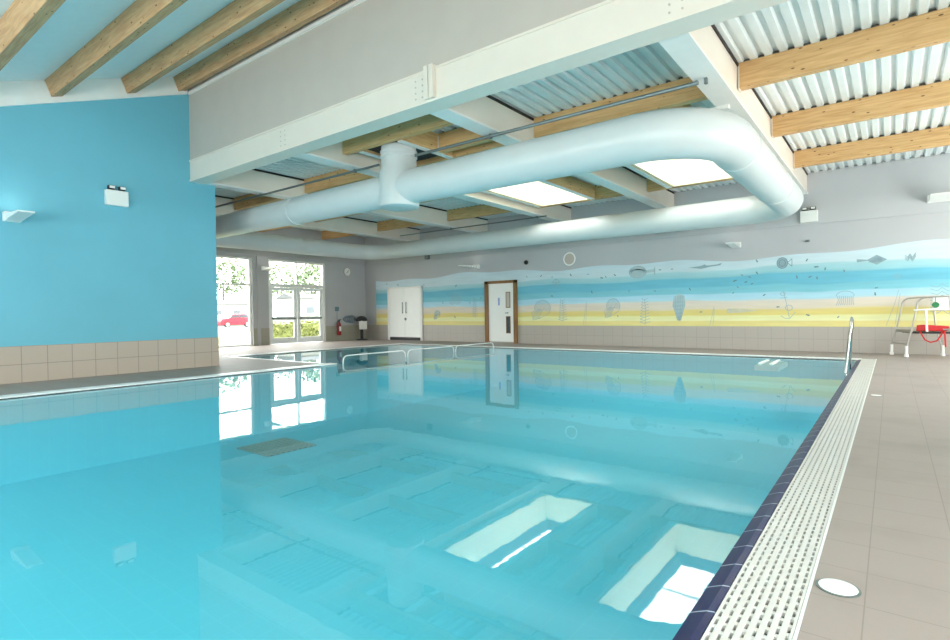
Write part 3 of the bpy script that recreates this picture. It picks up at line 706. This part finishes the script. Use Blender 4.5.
for kind, x, z, wd, h in ART:
    fill = []; lines = []; fm = M_artfill
    a, b = wd/2, h/2
    if kind == 'fish':
        fill = [ell(x-a*0.25, z, a*0.62, b*0.9)[:-1], [(x+a*0.3, z+b*0.2), (x+a*0.9, z+b*0.3), (x+a, z+b*0.6), (x+a, z-b*0.6), (x+a*0.9, z-b*0.15), (x+a*0.3, z-b*0.2)]]
        for k in range(7): lines.append(ell(x-a*0.25, z+b*(k-3)*0.1, a*(0.55-0.03*abs(k-3)), b*(0.5-0.12*k+0.25), 10, 10, 170))
        lines += [ell(x-a*0.25, z, a*0.62, b*0.9), [(x+a*0.95, z+b*0.6), (x+a*0.95, z-b*0.6)]]
    elif kind in ('ray',):
        fill = [[(x-a*0.6, z), (x, z+b*0.75), (x+a*0.2, z+b), (x+a, z), (x+a*0.2, z-b), (x, z-b*0.75)], [(x-a*1.35, z+b*0.35), (x-a*0.5, z+b*0.12), (x-a*0.5, z-b*0.12), (x-a*1.35, z-b*0.3)]]
        fm = M_art
        for k in range(5): lines.append([(x-a*0.4+0.1*a*k, z-b*0.4+b*0.2*k), (x+a*0.6, z-b*0.3+b*0.15*k)])
    elif kind == 'round_fish':
        fill = [ell(x-a*0.2, z, a*0.68, b)[:-1]]; fm = M_art
        lines = [[(x+a*0.45, z), (x+a, z+b*0.7), (x+a, z-b*0.7), (x+a*0.45, z)], ell(x-a*0.2, z, a*0.68, b), ell(x-a*0.2, z, a*0.4, b*0.6)]
    elif kind == 'swordfish':
        fill = [[(x-a, z), (x-a*0.3, z+b*0.4), (x, z+b), (x+a*0.1, z+b*0.5), (x+a*0.7, z+b*0.7), (x+a, z+b*1.2), (x+a*0.9, z+b*0.3), (x+a*0.3, z-b*0.1), (x-a*0.2, z-b*0.7)]]; fm = M_art
    elif kind == 'scallop':
        out = ell(x+a*0.15, z+b*0.2, a*0.8, b*0.78, 16, -60, 200)+[(x-a*0.9, z-b*0.3), (x-a*0.75, z-b), (x-a*0.1, z-b*0.8)]
        fm = M_artbeige if z < 1.5 else M_artfill
        lines.append(out+[out[0]])
        for k in range(1, 7): lines.append(ell(x+a*0.15, z+b*0.2, a*0.12*k, b*0.12*k, 12, -70+8*k, 210))
        for k in range(6): lines.append([(x-a*(0.85-0.13*k), z-b*0.9), (x-a*(0.6-0.13*k), z-b*0.25), (x-a*(0.2-0.1*k), z+b*0.1)])
    elif kind == 'conch':
        fill = [[(x-a*0.6, z+b*0.6), (x, z+b*0.9), (x+a*0.7, z+b*0.7), (x+a*0.8, z+b*0.1), (x+a*0.3, z-b*0.6), (x+a*0.05, z-b), (x-a*0.3, z-b*0.6), (x-a*0.85, z+b*0.1)]]; fm = M_artfill
        for k in range(-3, 4): lines.append([(x+a*0.2*k, z+b*0.75), (x+a*0.24*k, z+b*0.1), (x+a*0.07*k, z-b*0.9)])
        for k in range(5): lines.append([(x-a*0.7+k*a*0.08, z+b*(0.3-0.25*k)), (x+a*0.7-k*a*0.1, z+b*(0.35-0.25*k))])
    elif kind == 'seaweed':
        lines = [[(x, z-b), (x+a*0.1, z), (x-a*0.05, z+b)]]
        for k in range(9):
            zz = z-b+h*(k+0.5)/9; lines += [[(x, zz), (x-a*(0.9-0.05*k), zz+0.05), (x-a*0.4, zz+0.09)], [(x, zz+0.02), (x+a*(0.9-0.05*k), zz+0.07)]]
    elif kind == 'reed':
        lines = [[(x+a*0.8, z+b), (x+a*0.2, z+b*0.2), (x-a*0.4, z-b*0.4), (x-a, z-b)], [(x+a, z+b*0.8), (x+a*0.3, z-b*0.9)]]
    elif kind == 'squid':
        fill = [[(x-a, z+b*0.8), (x-a*0.4, z+b*0.9), (x+a, z+b*0.1), (x-a*0.3, z-b*0.7), (x-a, z-b*0.6)]]; fm = M_artbeige
        lines = [ell(x-a*0.9, z, b*0.7, b*0.7)]
    elif kind == 'jellyfish':
        lines = [ell(x, z+b*0.3, a, b*0.7, 14, 0, 180)]
        for k in range(-4, 5): lines.append([(x+a*0.22*k, z+b*0.3), (x+a*0.2*k+0.01, z-b*0.3), (x+a*0.24*k-0.01, z-b)])
    elif kind == 'anchor':
        lines = [[(x-a*0.3, z+b), (x, z+b*0.2), (x+a*0.35, z-b*0.9)], ell(x-a*0.35, z+b*0.8, a*0.25, b*0.14), [(x-a*0.6, z-b*0.75), (x-a*0.1, z-b*0.95), (x+a*0.4, z-b*0.95), (x+a, z-b*0.5)], [(x-a*0.7, z+b*0.5), (x+a*0.1, z+b*0.55)], ell(x+a*0.3, z-b*0.2, a*0.4, b*0.2, 8)]
    elif kind == 'starfish':
        lines = [[(x, z), (x+a*math.cos(math.radians(90+72*k)), z+b*math.sin(math.radians(90+72*k)))] for k in range(5)]+[ell(x, z, a*0.8, b*0.8)]
    elif kind == 'coral':
        for k in range(8):
            zz = z+b-h*k/8; lines.append([(x-a, zz), (x-a*0.4, zz-0.05), (x, zz+0.03), (x+a*0.5, zz-0.06), (x+a*1.2, zz+0.06)])
    sw = 0.013 if min(wd, h) > 0.3 else 0.007
    nm = {'ray': 'painted_ray', 'round_fish': 'painted_sunfish'}.get(kind, 'painted_'+kind)
    def art(bm, fill=fill):
        for f_ in fill: fillp(bm, f_)
    def ln(bm, lines=lines, yy=0.0025 if fill else 0.0):
        for l_ in lines: stroke(bm, l_, sw, yy)
    if fill:
        o_ = obj(nm, art, fm, mu)
        if lines: obj('painted_line', ln, M_art if fm is not M_art else M_artdark, o_)
    else: obj(nm, ln, M_art, mu)
TINY = [(-9.16, 2.51), (-9.93, 2.48), (-11.02, 2.54), (-10.4, 2.54), (-8.49, 2.5), (-5.57, 2.51), (-3.12, 2.6), (-1.87, 2.54), (-2.94, 1.6), (-2.11, 2.08), (-1.01, 2.19), (-7.97, 2.35), (-7.49, 2.42), (-6.12, 1.83), (-5.02, 1.85), (-3.72, 2.05), (-3.31, 2.14), (-3.12, 2.25), (-3.42, 2.0), (-3.64, 1.86), (-3.26, 1.94), (-3.52, 2.21), (-1.65, 2.34), (-1.44, 2.27), (-1.8, 2.07), (-1.63, 2.03), (-0.32, 1.71), (-0.34, 1.55), (-9.94, 1.78), (-8.35, 1.87), (-7.82, 2.37), (-13.79, 1.61), (-13.22, 1.8), (-15.26, 1.64), (-16.35, 2.45), (-14.52, 2.34), (-5.95, 2.51), (-7.0, 1.86), (-3.77, 1.69), (-2.59, 1.25), (-1.85, 1.01), (-1.15, 0.95), (-4.7, 1.13), (-7.4, 1.02), (-14.6, 1.03), (-18.69, 2.6), (-17.96, 2.52)]
for x, z in TINY:
    r_ = random.Random(int(x*100)); an = r_.uniform(0, math.pi); L_ = r_.uniform(0.035, 0.06)
    ca, sa = math.cos(an), math.sin(an)
    loc_ = [(-1, 0), (-0.3, 0.4), (0.5, 0.25), (1, 0.45), (0.8, 0), (1, -0.45), (0.5, -0.25), (-0.3, -0.4)]
    pts = [(x+L_*(u*ca-v*sa), z+L_*(u*sa+v*ca)) for u, v in loc_]
    obj('painted_small_fish', lambda bm, pts=pts: fillp(bm, pts), M_artdark, mu)

# ------------------------------------------------------------ wall fittings
def wedge_light(label, loc, facing, L_=1.0, group='white wall uplighters', power=1.0, hw=0.13):
    """uplighter: a small wall box carrying a perforated trough that tapers out into the room; built towards -Y, then turned"""
    t_ = thing('wall_uplighter', label, 'light', loc, group)
    t_.rotation_euler = (0, 0, {'-y': 0, '+x': math.pi/2}[facing])
    def put(name, fn, mat, **k):
        h = obj(name, fn, mat, None, **k); h.parent = t_; return h
    put('wall_box', lambda bm: box(bm, -hw, hw, -0.16, 0, -0.08, 0.10), M_plastic, bevel=0.02)
    put('trough', lambda bm: prism(bm, [(-0.16, -0.07), (-L_, -0.012), (-L_, 0.012), (-0.16, 0.05)], 'x', -hw*0.92, hw*0.92), M_plastic)
    for k in range(5):
        y = -0.24-k*(L_-0.3)/5; h_ = 0.07*(1-(-y-0.16)/(L_-0.16))
        put('louvre', lambda bm: obox(bm, (hw*0.92+0.002, y, -0.005-0.2*h_), (0, 0.5, 1), (1, 0, 0), (0, 1, -0.5), max(0.02, h_*1.2), 0.004, 0.02), M_conduit)
    ld = bpy.data.lights.new('lamp_tube', 'AREA'); ld.shape = 'RECTANGLE'; ld.size = 0.15; ld.size_y = L_*0.5; ld.energy = power; ld.color = (1, 0.95, 0.88)
    lo = bpy.data.objects.new('lamp_tube', ld); COL.objects.link(lo); lo.parent = t_; lo.location = (0, -0.4, 0.10); lo.rotation_euler = (math.pi, 0, 0)
    return t_
wedge_light('white wedge uplighter on the blue wall at the left edge', (BX+0.001, 2.80, 3.08), '+x', 1.0, power=1.0)
wedge_light('white uplighter on the pier between window and glazed doors', (WX+0.061, 12.28, 3.09), '+x', 1.0, power=0.5)
wedge_light('white uplighter on the grey wall above the brown framed door', (-13.38, YB-0.001, 3.06), '-y', 1.1, power=0.4)
wedge_light('white uplighter on the grey wall above the swordfish of the mural', (-3.66, YB-0.001, 3.10), '-y', 0.9, power=0.25)
wedge_light('white uplighter at the right edge high on the far wall', (1.12, YB-0.051, 3.84), '-y', 0.9, power=0.25, hw=0.42)
def twin(label, loc, rz):
    t_ = thing('emergency_light', label, 'light', loc); t_.rotation_euler = (0, 0, rz)
    o = obj('housing', lambda bm: box(bm, -0.21, 0.21, -0.12, 0, -0.17, 0.15), M_plastic, None, bevel=0.015); o.parent = t_
    for sx in (-0.1, 0.1):
        o = obj('spot_head', lambda bm, sx=sx: (box(bm, sx-0.065, sx+0.065, -0.13, -0.03, 0.165, 0.24)), M_black, None, bevel=0.01); o.parent = t_
        l_ = obj('lens', lambda bm, sx=sx: box(bm, sx-0.05, sx+0.05, -0.136, -0.13, 0.18, 0.23), M_plastic, None); l_.parent = o
twin('white twin spot emergency light on the blue wall', (BX, 4.53, 3.72), math.pi/2)
twin('white emergency light box on the far wall beside the duct corner', (-1.80, YB-0.051, 3.74), 0)
# round wall fittings
def disc(name, label, cat, loc, axis, r, dep, mat, ring=None, dark=None):
    t_ = thing(name, label, cat, loc)
    s = -1 if axis == 'y' else 1
    def c_(h): return (loc[0], 0, loc[2]) if axis == 'y' else (0, loc[1], loc[2])
    b0 = loc[1] if axis == 'y' else loc[0]
    obj('face', lambda bm: lathe(bm, [(r*0.86, b0), (r*0.86, b0+s*dep*0.6)], 28, c_(0), axis), mat, t_, smooth=True)
    obj('rim', lambda bm: [lathe(bm, [(r, b0), (r, b0+s*dep*0.8), (r*0.9, b0+s*dep), (r*0.84, b0+s*dep*0.8), (r*0.84, b0)], 28, c_(0), axis)], ring or mat, t_, smooth=True) if False else obj('rim', lambda bm: tube(bm, [Vector(c_(0))+Vector({'y': (r*0.92*math.cos(a), b0+s*dep*0.5, r*0.92*math.sin(a)), 'x': (b0+s*dep*0.5, r*0.92*math.cos(a), r*0.92*math.sin(a))}[axis]) for a in [2*math.pi*k/32 for k in range(32)]], r*0.1, 8, closed=True), ring or mat, t_, smooth=True)
    return t_
disc('wall_speaker', 'round white rimmed speaker on the grey wall above the mural', 'speaker', (-9.2, YB, 3.09), 'y', 0.24, 0.05, M_fascia, M_plastic)
clk = disc('wall_clock', 'round white wall clock right of the glazed doors', 'clock', (WX, 16.55, 3.19), 'x', 0.22, 0.05, M_plastic, M_fascia)
obj('clock_hand', lambda bm: (obox(bm, (WX+0.034, 16.58, 3.22), (0, 0.6, 0.8), (0, 0.8, -0.6), (1, 0, 0), 0.12, 0.012, 0.004), obox(bm, (WX+0.034, 16.52, 3.16), (0, 0.9, 0.5), (0, 0.5, -0.9), (1, 0, 0), 0.16, 0.008, 0.004)), M_black, clk)
dc = thing('dome_camera', 'small black dome camera on the grey wall right of the brown door', 'camera', (-11.03, YB, 3.09))
obj('mounting_plate', lambda bm: lathe(bm, [(0.10, YB), (0.10, YB-0.02)], 20, (-11.03, 0, 3.09), 'y'), M_fascia, dc)
obj('dome', lambda bm: lathe(bm, [(0.085, YB-0.02), (0.08, YB-0.06), (0.055, YB-0.09), (0.02, YB-0.105)], 20, (-11.03, 0, 3.09), 'y'), M_black, dc, smooth=True)
jb = thing('junction_box', 'small grey junction box high on the far wall above the double doors', 'box', (-16.05, YB-0.051, 3.68))
obj('box_body', lambda bm: box(bm, -16.17, -15.93, YB-0.13, YB-0.05, 3.56, 3.80), M_conduit, jb, bevel=0.01)
obj('box_lid', lambda bm: box(bm, -16.16, -15.94, YB-0.14, YB-0.13, 3.57, 3.79), M_conduit, jb)
pir = thing('motion_sensor', 'tiny grey sensor on the wall above the round painted fish of the mural', 'sensor', (-1.85, YB, 3.05))
obj('sensor_body', lambda bm: box(bm, -1.9, -1.8, YB-0.05, YB, 3.04, 3.10), M_conduit, pir, bevel=0.01)
obj('sensor_lens', lambda bm: box(bm, -1.87, -1.83, YB-0.056, YB-0.05, 3.05, 3.08), M_black, pir)

# ------------------------------------------------------------ fire extinguisher, stand
fe = thing('fire_extinguisher', 'red fire extinguisher hung on the tiled wall right of the glazed doors', 'extinguisher', (WX+0.13, 15.93, 0.25))
obj('cylinder', lambda bm: lathe(bm, [(0.07, 0.26), (0.095, 0.29), (0.095, 0.76), (0.07, 0.83), (0.03, 0.87)], 20, (WX+0.13, 15.93, 0)), M_extred, fe, smooth=True)
obj('valve', lambda bm: (box(bm, WX+0.10, WX+0.16, 15.9, 15.96, 0.86, 0.94), box(bm, WX+0.11, WX+0.15, 15.90, 16.05, 0.94, 0.98)), M_black, fe)
obj('hose', lambda bm: tube(bm, [(WX+0.16, 15.9, 0.9), (WX+0.22, 15.83, 0.8), (WX+0.24, 15.82, 0.6), (WX+0.22, 15.84, 0.42)], 0.014, 8), M_black, fe, smooth=True)
obj('label_panel', lambda bm: box(bm, WX+0.20, WX+0.229, 15.88, 15.98, 0.45, 0.66), M_plastic, fe)
obj('wall_bracket', lambda bm: box(bm, WX+0.01, WX+0.05, 15.88, 15.98, 0.6, 0.8), M_conduit, fe)
es = thing('wall_sign', 'small dark square sign on the wall above the fire extinguisher', 'sign', (WX, 15.93, 1.46))
obj('sign_plate', lambda bm: box(bm, WX, WX+0.012, 15.82, 16.04, 1.36, 1.56), M_artdark, es)
obj('cord', lambda bm: box(bm, WX, WX+0.008, 15.92, 15.94, 1.0, 1.355), M_artdark, es)
st = thing('pedestal_stand', 'black pedestal stand with dark domed top and white bin box near the corner', 'stand', (-19.75, 17.0, 0))
sx, sy = -19.75, 17.0
obj('base', lambda bm: lathe(bm, [(0.26, 0), (0.26, 0.03), (0.07, 0.06)], 24, (sx, sy, 0)), M_black, st)
obj('column', lambda bm: lathe(bm, [(0.07, 0.05), (0.07, 0.75)], 16, (sx, sy, 0)), M_black, st)
obj('paper_box', lambda bm: box(bm, sx+0.04, sx+0.22, sy-0.2, sy+0.14, 0.50, 0.90), M_plastic, st, bevel=0.01)
obj('domed_top', lambda bm: lathe(bm, [(0.26, 0.88), (0.27, 0.95), (0.22, 1.05), (0.12, 1.11), (0.03, 1.13)], 24, (sx, sy, 0)), M_black, st, smooth=True)
hr = thing('coiled_hose', 'blue grey coiled hose hanging on the wall left of the black pedestal', 'hose', (WX+0.08, 16.5, 1.0))
for k in range(4):
    obj('coil', lambda bm, k=k: tube(bm, [(WX+0.05+0.03*k, 16.45+0.08*k+0.17*math.cos(a), 0.98+(0.13+0.01*k)*math.sin(a)) for a in [2*math.pi*j/20 for j in range(20)]], 0.022, 8, closed=True), M_coil, hr, smooth=True)
obj('wall_hook', lambda bm: box(bm, WX, WX+0.16, 16.54, 16.58, 1.06, 1.1), M_conduit, hr)

# ------------------------------------------------------------ handrails in the water
def railp(name, label, pts_list, r=0.022, mat=None, group=None):
    t_ = thing(name, label, 'handrail', pts_list[0][0], group)
    for q in pts_list: obj('rail_tube', lambda bm, q=q: tube(bm, q, r, 10), mat or M_chrome, t_, smooth=True)
    return t_
def arch(x, y0, y1, zb, zt, R_=0.14):
    pts = [(x, y0, zb), (x, y0, zt-R_)]
    for k in range(1, 6): a = math.radians(90*k/6); pts.append((x, y0+R_-R_*math.cos(a), zt-R_+R_*math.sin(a)))
    pts.append((x, y0+R_, zt)); pts.append((x, y1-R_, zt))
    for k in range(1, 6): a = math.radians(90*k/6); pts.append((x, y1-R_+R_*math.sin(a), zt-R_+R_*math.cos(a)))
    pts += [(x, y1, zt-R_), (x, y1, zb)]
    return pts
HX = PXL-0.10
for (a, b), lb in zip(((8.8, 11.0), (11.1, 13.15), (13.25, 15.3)), ('nearest section, at the corner of the left poolside', 'middle section in front of the white double doors', 'far section ending below the brown framed door')):
    t_ = thing('pool_handrail', 'white handrail hoop standing in the pool, ' + lb, 'handrail', (HX, a, -0.25), 'handrail hoops dividing the pools')
    obj('rail_tube', lambda bm, a=a, b=b: tube(bm, arch(HX, a, b, -0.26, 0.16), 0.015, 10), M_plastic, t_, smooth=True)
    for y in (a, b): obj('foot_flange', lambda bm, y=y: lathe(bm, [(0.05, -0.25), (0.05, -0.235)], 12, (HX, y, 0)), M_chrome, t_)
# grab rail pair at the far right corner
gr = thing('grab_rail', 'tall curved stainless grab rails at the far right pool corner', 'handrail', (PXR, 13.0, 0))
def lean(z): return PXR-0.07+0.07*max(0, z)
pts = [(lean(-0.6), 12.35, -0.6), (lean(0), 12.35, 0.0), (lean(0.7), 12.6, 0.70)]
for k in range(1, 8):
    a = math.radians(180*k/8); pts.append((lean(1.0), 12.95-0.33*math.cos(a), 0.72+0.28*math.sin(a)))
pts += [(lean(0.7), 13.3, 0.70), (lean(0), 13.6, 0.0), (lean(-0.6), 13.6, -0.6)]
obj('rail_tube', lambda bm: tube(bm, pts, 0.023, 12), M_chrome, gr, smooth=True)
# white two bar float step in the water
fl = thing('pool_step_platform', 'white two bar platform at the water surface by the far pool edge', 'platform', (-2.35, 13.6, -0.1))
for x in (-2.40, -2.17):
    obj('white_bar', lambda bm, x=x: box(bm, x, x+0.07, 13.6, 14.65, -0.05, -0.012), M_plastic, fl, bevel=0.01)
obj('platform_body', lambda bm: box(bm, -2.42, -1.95, 13.3, 14.65, -0.16, -0.052), M_plastic, fl)
# floor drain in the pool
dr = thing('pool_drain', 'dark square drain grille on the pool floor near the blue wall corner', 'drain', (-9.5, 6.0, -1.35))
def dgr(bm):
    for i in range(9): box(bm, -10.0+0.12*i, -10.0+0.12*i+0.05, 5.45, 6.5, -1.345, -1.33)
    for i in range(9): box(bm, -10.0, -8.92, 5.45+0.12*i, 5.45+0.12*i+0.04, -1.345, -1.332)
obj('grille', dgr, M_fascia, dr)
obj('sump', lambda bm: box(bm, -10.0, -8.92, 5.45, 6.5, -1.349, -1.346), M_artdark, dr)

# ------------------------------------------------------------ floor lids on the right poolside
def lid(label, x, y, r):
    t_ = thing('floor_lid', label, 'cover', (x, y, 0))
    obj('lid_ring', lambda bm: lathe(bm, [(r, 0.0005), (r, 0.004), (r*0.9, 0.005)], 32, (x, y, 0)), M_conduit, t_)
    obj('lid_disc', lambda bm: lathe(bm, [(r*0.88, 0.005), (r*0.86, 0.0075)], 32, (x, y, 0)), M_plastic, t_)
lid('round white access lid set in the near poolside tiles', -0.185, 2.77, 0.082)
lid('round white access lid further along the right poolside', -0.17, 9.15, 0.07)

# ------------------------------------------------------------ lifeguard chair
lc = thing('lifeguard_chair', 'low stainless lifeguard chair with ladder rungs beside the mural wall', 'chair', (0.6, 17.0, 0))
def T(name, pts, r=0.019, mat=None, par=lc): return obj(name, lambda bm: tube(bm, pts, r, 10), mat or M_brushed, par, smooth=True)
for (yo, xo, xs) in ((17.3, 0.0, 0.0), (16.66, 0.28, 0.26)):
    pts = [(xo, yo, 0.02), (xo, yo, 0.22), (xo+0.09, yo, 0.62), (xo+0.2, yo, 1.2)]
    for k in range(1, 6):
        a = math.radians(90*k/6); pts.append((xo+0.2+0.18-0.18*math.cos(a)+0.0, yo, 1.24+0.18*math.sin(a)))
    pts += [(xo+0.5, yo, 1.43), (1.45, yo, 1.43), (1.6, yo, 1.38)]
    T('side_rail', pts)
    T('leg', [(0.98+xs, yo, 0.02), (0.95+xs, yo, 0.25), (0.85+xs, yo, 0.7), (0.8+xs, yo, 1.43)])
    for xx in (xo, 0.98+xs):
        obj('foot_sleeve', lambda bm, xx=xx, yo=yo: lathe(bm, [(0.045, 0.0), (0.045, 0.05), (0.032, 0.07), (0.032, 0.26)], 14, (xx, yo, 0)), M_plastic, lc, smooth=True)
for z, xo, yh in ((0.30, 0.03, 0.012), (0.62, 0.10, 0.035)):
    obj('rung', lambda bm, z=z, xo=xo, yh=yh: obox(bm, (xo+0.14, 16.98, z), (0.28, -0.64, 0), (0.64, 0.28, 0), (0, 0, 1), 0.68, 0.05, yh*2), M_brushed, lc, bevel=0.005)
obj('seat', lambda bm: prism(bm, [(0.20, 17.27), (0.44, 16.7), (1.15, 16.7), (0.9, 17.27)], 'z', 0.56, 0.61), M_black, lc, bevel=0.01)
T('arm_rest', [(0.42, 16.66, 1.12), (0.85, 16.66, 1.14)], 0.022, M_plastic)
T('arm_post', [(0.66, 16.66, 0.61), (0.64, 16.66, 1.13)], 0.025, M_plastic)
obj('back_panel', lambda bm: box(bm, 0.78, 1.14, 17.14, 17.18, 1.10, 1.42), M_plastic, lc, bevel=0.02)
T('lower_brace', [(0.95, 16.72, 0.66), (1.7, 16.72, 0.66)], 0.02)
fa = thing('first_aid_badge', 'green oval badge hanging on the white back of the lifeguard chair', 'badge', (0.74, 17.12, 1.15))
obj('badge_oval', lambda bm: lathe(bm, [(0.07, 17.139), (0.07, 17.115)], 20, (0.84, 0, 1.24), 'y'), M_green, fa)
obj('badge_strap', lambda bm: box(bm, 0.835, 0.845, 17.12, 17.13, 1.30, 1.42), M_black, fa)
rb = thing('rescue_tube', 'red rescue tube lying across the lifeguard chair seat', 'rescue tube', (0.65, 16.8, 0.62))
def rt_(bm):
    prism(bm, [(0.46, 0.62), (0.48, 0.76), (0.6, 0.77), (0.95, 0.75), (1.07, 0.74), (1.03, 0.62)], 'y', 16.72, 16.84)
obj('tube_body', rt_, M_red, rb, bevel=0.02)
obj('strap', lambda bm: tube(bm, [(0.52, 16.74, 0.63), (0.56, 16.64, 0.55), (0.62, 16.62, 0.42), (0.72, 16.62, 0.36), (0.84, 16.62, 0.40), (0.92, 16.63, 0.54), (0.93, 16.74, 0.63)], 0.016, 8), M_red, rb, smooth=True)
obj('strap', lambda bm: tube(bm, [(0.97, 16.74, 0.63), (0.98, 16.63, 0.55), (0.99, 16.62, 0.26)], 0.018, 8), M_red, rb, smooth=True)

# ------------------------------------------------------------ outside
tag(obj('outside_lawn', lambda bm: box(bm, -140, WX-0.32, -40, 120, -0.5, -0.135), M_ground), 'sunlit lawn outside the windows', 'lawn')['kind'] = 'stuff'
tag(obj('paved_path', lambda bm: box(bm, WX-1.6, WX-0.32, 0, 30, -0.134, -0.02), M_road), 'pale paving outside the glazed doors', 'path')
tag(obj('access_road', lambda bm: box(bm, -70, -56, -10, 60, -0.134, -0.122), M_road), 'pale road outside with the red car', 'road')
def blob(bm, c, r, n, seed, size=0.35, sq=0.8):
    rr = random.Random(seed)
    for i in range(n):
        v = Vector((rr.gauss(0, 1), rr.gauss(0, 1), rr.gauss(0, 1))).normalized()*r*rr.uniform(0.55, 1.05); v.z *= sq
        p0 = Vector(c)+v; u = Vector((rr.uniform(-1, 1), rr.uniform(-1, 1), rr.uniform(-1, 1))).normalized(); w2 = u.cross(Vector((rr.uniform(-1, 1), rr.uniform(-1, 1), 1))).normalized()
        s = size*rr.uniform(0.6, 1.3)
        bm.faces.new([bm.verts.new(p0+a*u*s+b*w2*s*0.6) for a, b in ((-1, 0), (0, -1), (1, 0), (0, 1))])
hd = thing('hedge', 'low yellow green hedge outside the glazed doors', 'hedge', (-27, 18, -0.1))
def hedge(bm):
    rr = random.Random(3)
    for i in range(2600):
        p0 = Vector((-27+rr.uniform(-0.5, 0.5), rr.uniform(16.5, 29), rr.uniform(0.0, 0.85))); u = Vector((rr.uniform(-1, 1), rr.uniform(-1, 1), rr.uniform(-1, 1))).normalized(); w2 = u.cross(Vector((0.3, 1, 0.2))).normalized()
        s = rr.uniform(0.06, 0.13); bm.faces.new([bm.verts.new(p0+a*u*s+b*w2*s*0.6) for a, b in ((-1, 0), (0, -1), (1, 0), (0, 1))])
ho = obj('foliage', hedge, M_hedge, hd)
obj('twiggy_core', lambda bm: box(bm, -27.3, -26.7, 16.6, 28.9, -0.13, 0.7), M_hedge, hd)
for (x, y, h, r, lb) in ((-84, 44, 7.5, 4.0, 'pale green tree outside beyond the left window'), (-74, 54, 7.0, 3.4, 'leafy tree outside above the right glazed door'), (-96, 62, 8, 4, 'distant tree outside between the two windows')):
    tt = thing('garden_tree', lb, 'tree', (x, y, -0.1))
    obj('trunk', lambda bm, x=x, y=y, h=h: tube(bm, [(x, y, -0.10), (x+0.1, y, h*0.5), (x, y+0.2, h*0.85)], [0.3, 0.22, 0.1], 8), M_bark, tt)
    obj('crown', lambda bm, x=x, y=y, h=h, r=r: blob(bm, (x, y, h), r, 900, int(abs(x)), 0.34), M_leaf, tt)
def caravan(x, y, L_, lb, rz=0):
    c = thing('static_caravan', lb, 'caravan', (x, y, -0.1))
    obj('body', lambda bm: box(bm, x-1.6, x+1.6, y-L_/2, y+L_/2, 0.3, 2.9), M_caravan, c, bevel=0.05)
    obj('skirt', lambda bm: box(bm, x-1.5, x+1.5, y-L_/2+0.1, y+L_/2-0.1, -0.13, 0.3), M_roofgrey, c)
    obj('roof', lambda bm: prism(bm, [(x-1.8, 2.88), (x, 3.4), (x+1.8, 2.88)], 'y', y-L_/2-0.1, y+L_/2+0.1), M_roofgrey, c)
    for k in range(int(L_/2.6)):
        yy = y-L_/2+1.2+2.6*k
        wi = obj('window', lambda bm, yy=yy: box(bm, x+1.6, x+1.64, yy, yy+1.1, 1.3, 2.1), M_plastic, c)
        obj('pane', lambda bm, yy=yy: box(bm, x+1.64, x+1.65, yy+0.06, yy+1.04, 1.36, 2.04), M_glassdark, wi)
caravan(-48, 37, 11, 'cream static caravan outside behind the glazed doors')
caravan(-74, 40, 9, 'pale static caravan outside behind the red car')
car = thing('parked_car', 'red parked hatchback seen through the left window', 'car', (-63, 34.2, -0.1))
cx_, cy_ = -63.0, 34.3
obj('car_body', lambda bm: prism(bm, [(cy_-2.0, 0.15), (cy_-2.05, 0.6), (cy_-1.9, 0.85), (cy_-1.0, 0.95), (cy_-0.4, 1.4), (cy_+1.0, 1.45), (cy_+1.8, 1.0), (cy_+2.0, 0.9), (cy_+2.05, 0.2)], 'x', cx_-0.85, cx_+0.85), M_carred, car, bevel=0.06)
for a, b in ((cy_-0.75, cy_+0.2), (cy_+0.3, cy_+1.3)):
    obj('car_window', lambda bm, a=a, b=b: box(bm, cx_+0.85, cx_+0.87, a, b, 0.98, 1.33), M_glassdark, car)
for y in (cy_-1.25, cy_+1.25):
    w_ = obj('wheel', lambda bm, y=y: lathe(bm, [(0.33, cx_+0.62), (0.33, cx_+0.89)], 20, (0, y, 0.21), 'x'), M_tyre, car)
    obj('hub', lambda bm, y=y: lathe(bm, [(0.2, cx_+0.89), (0.2, cx_+0.91)], 14, (0, y, 0.21), 'x'), M_plastic, w_)
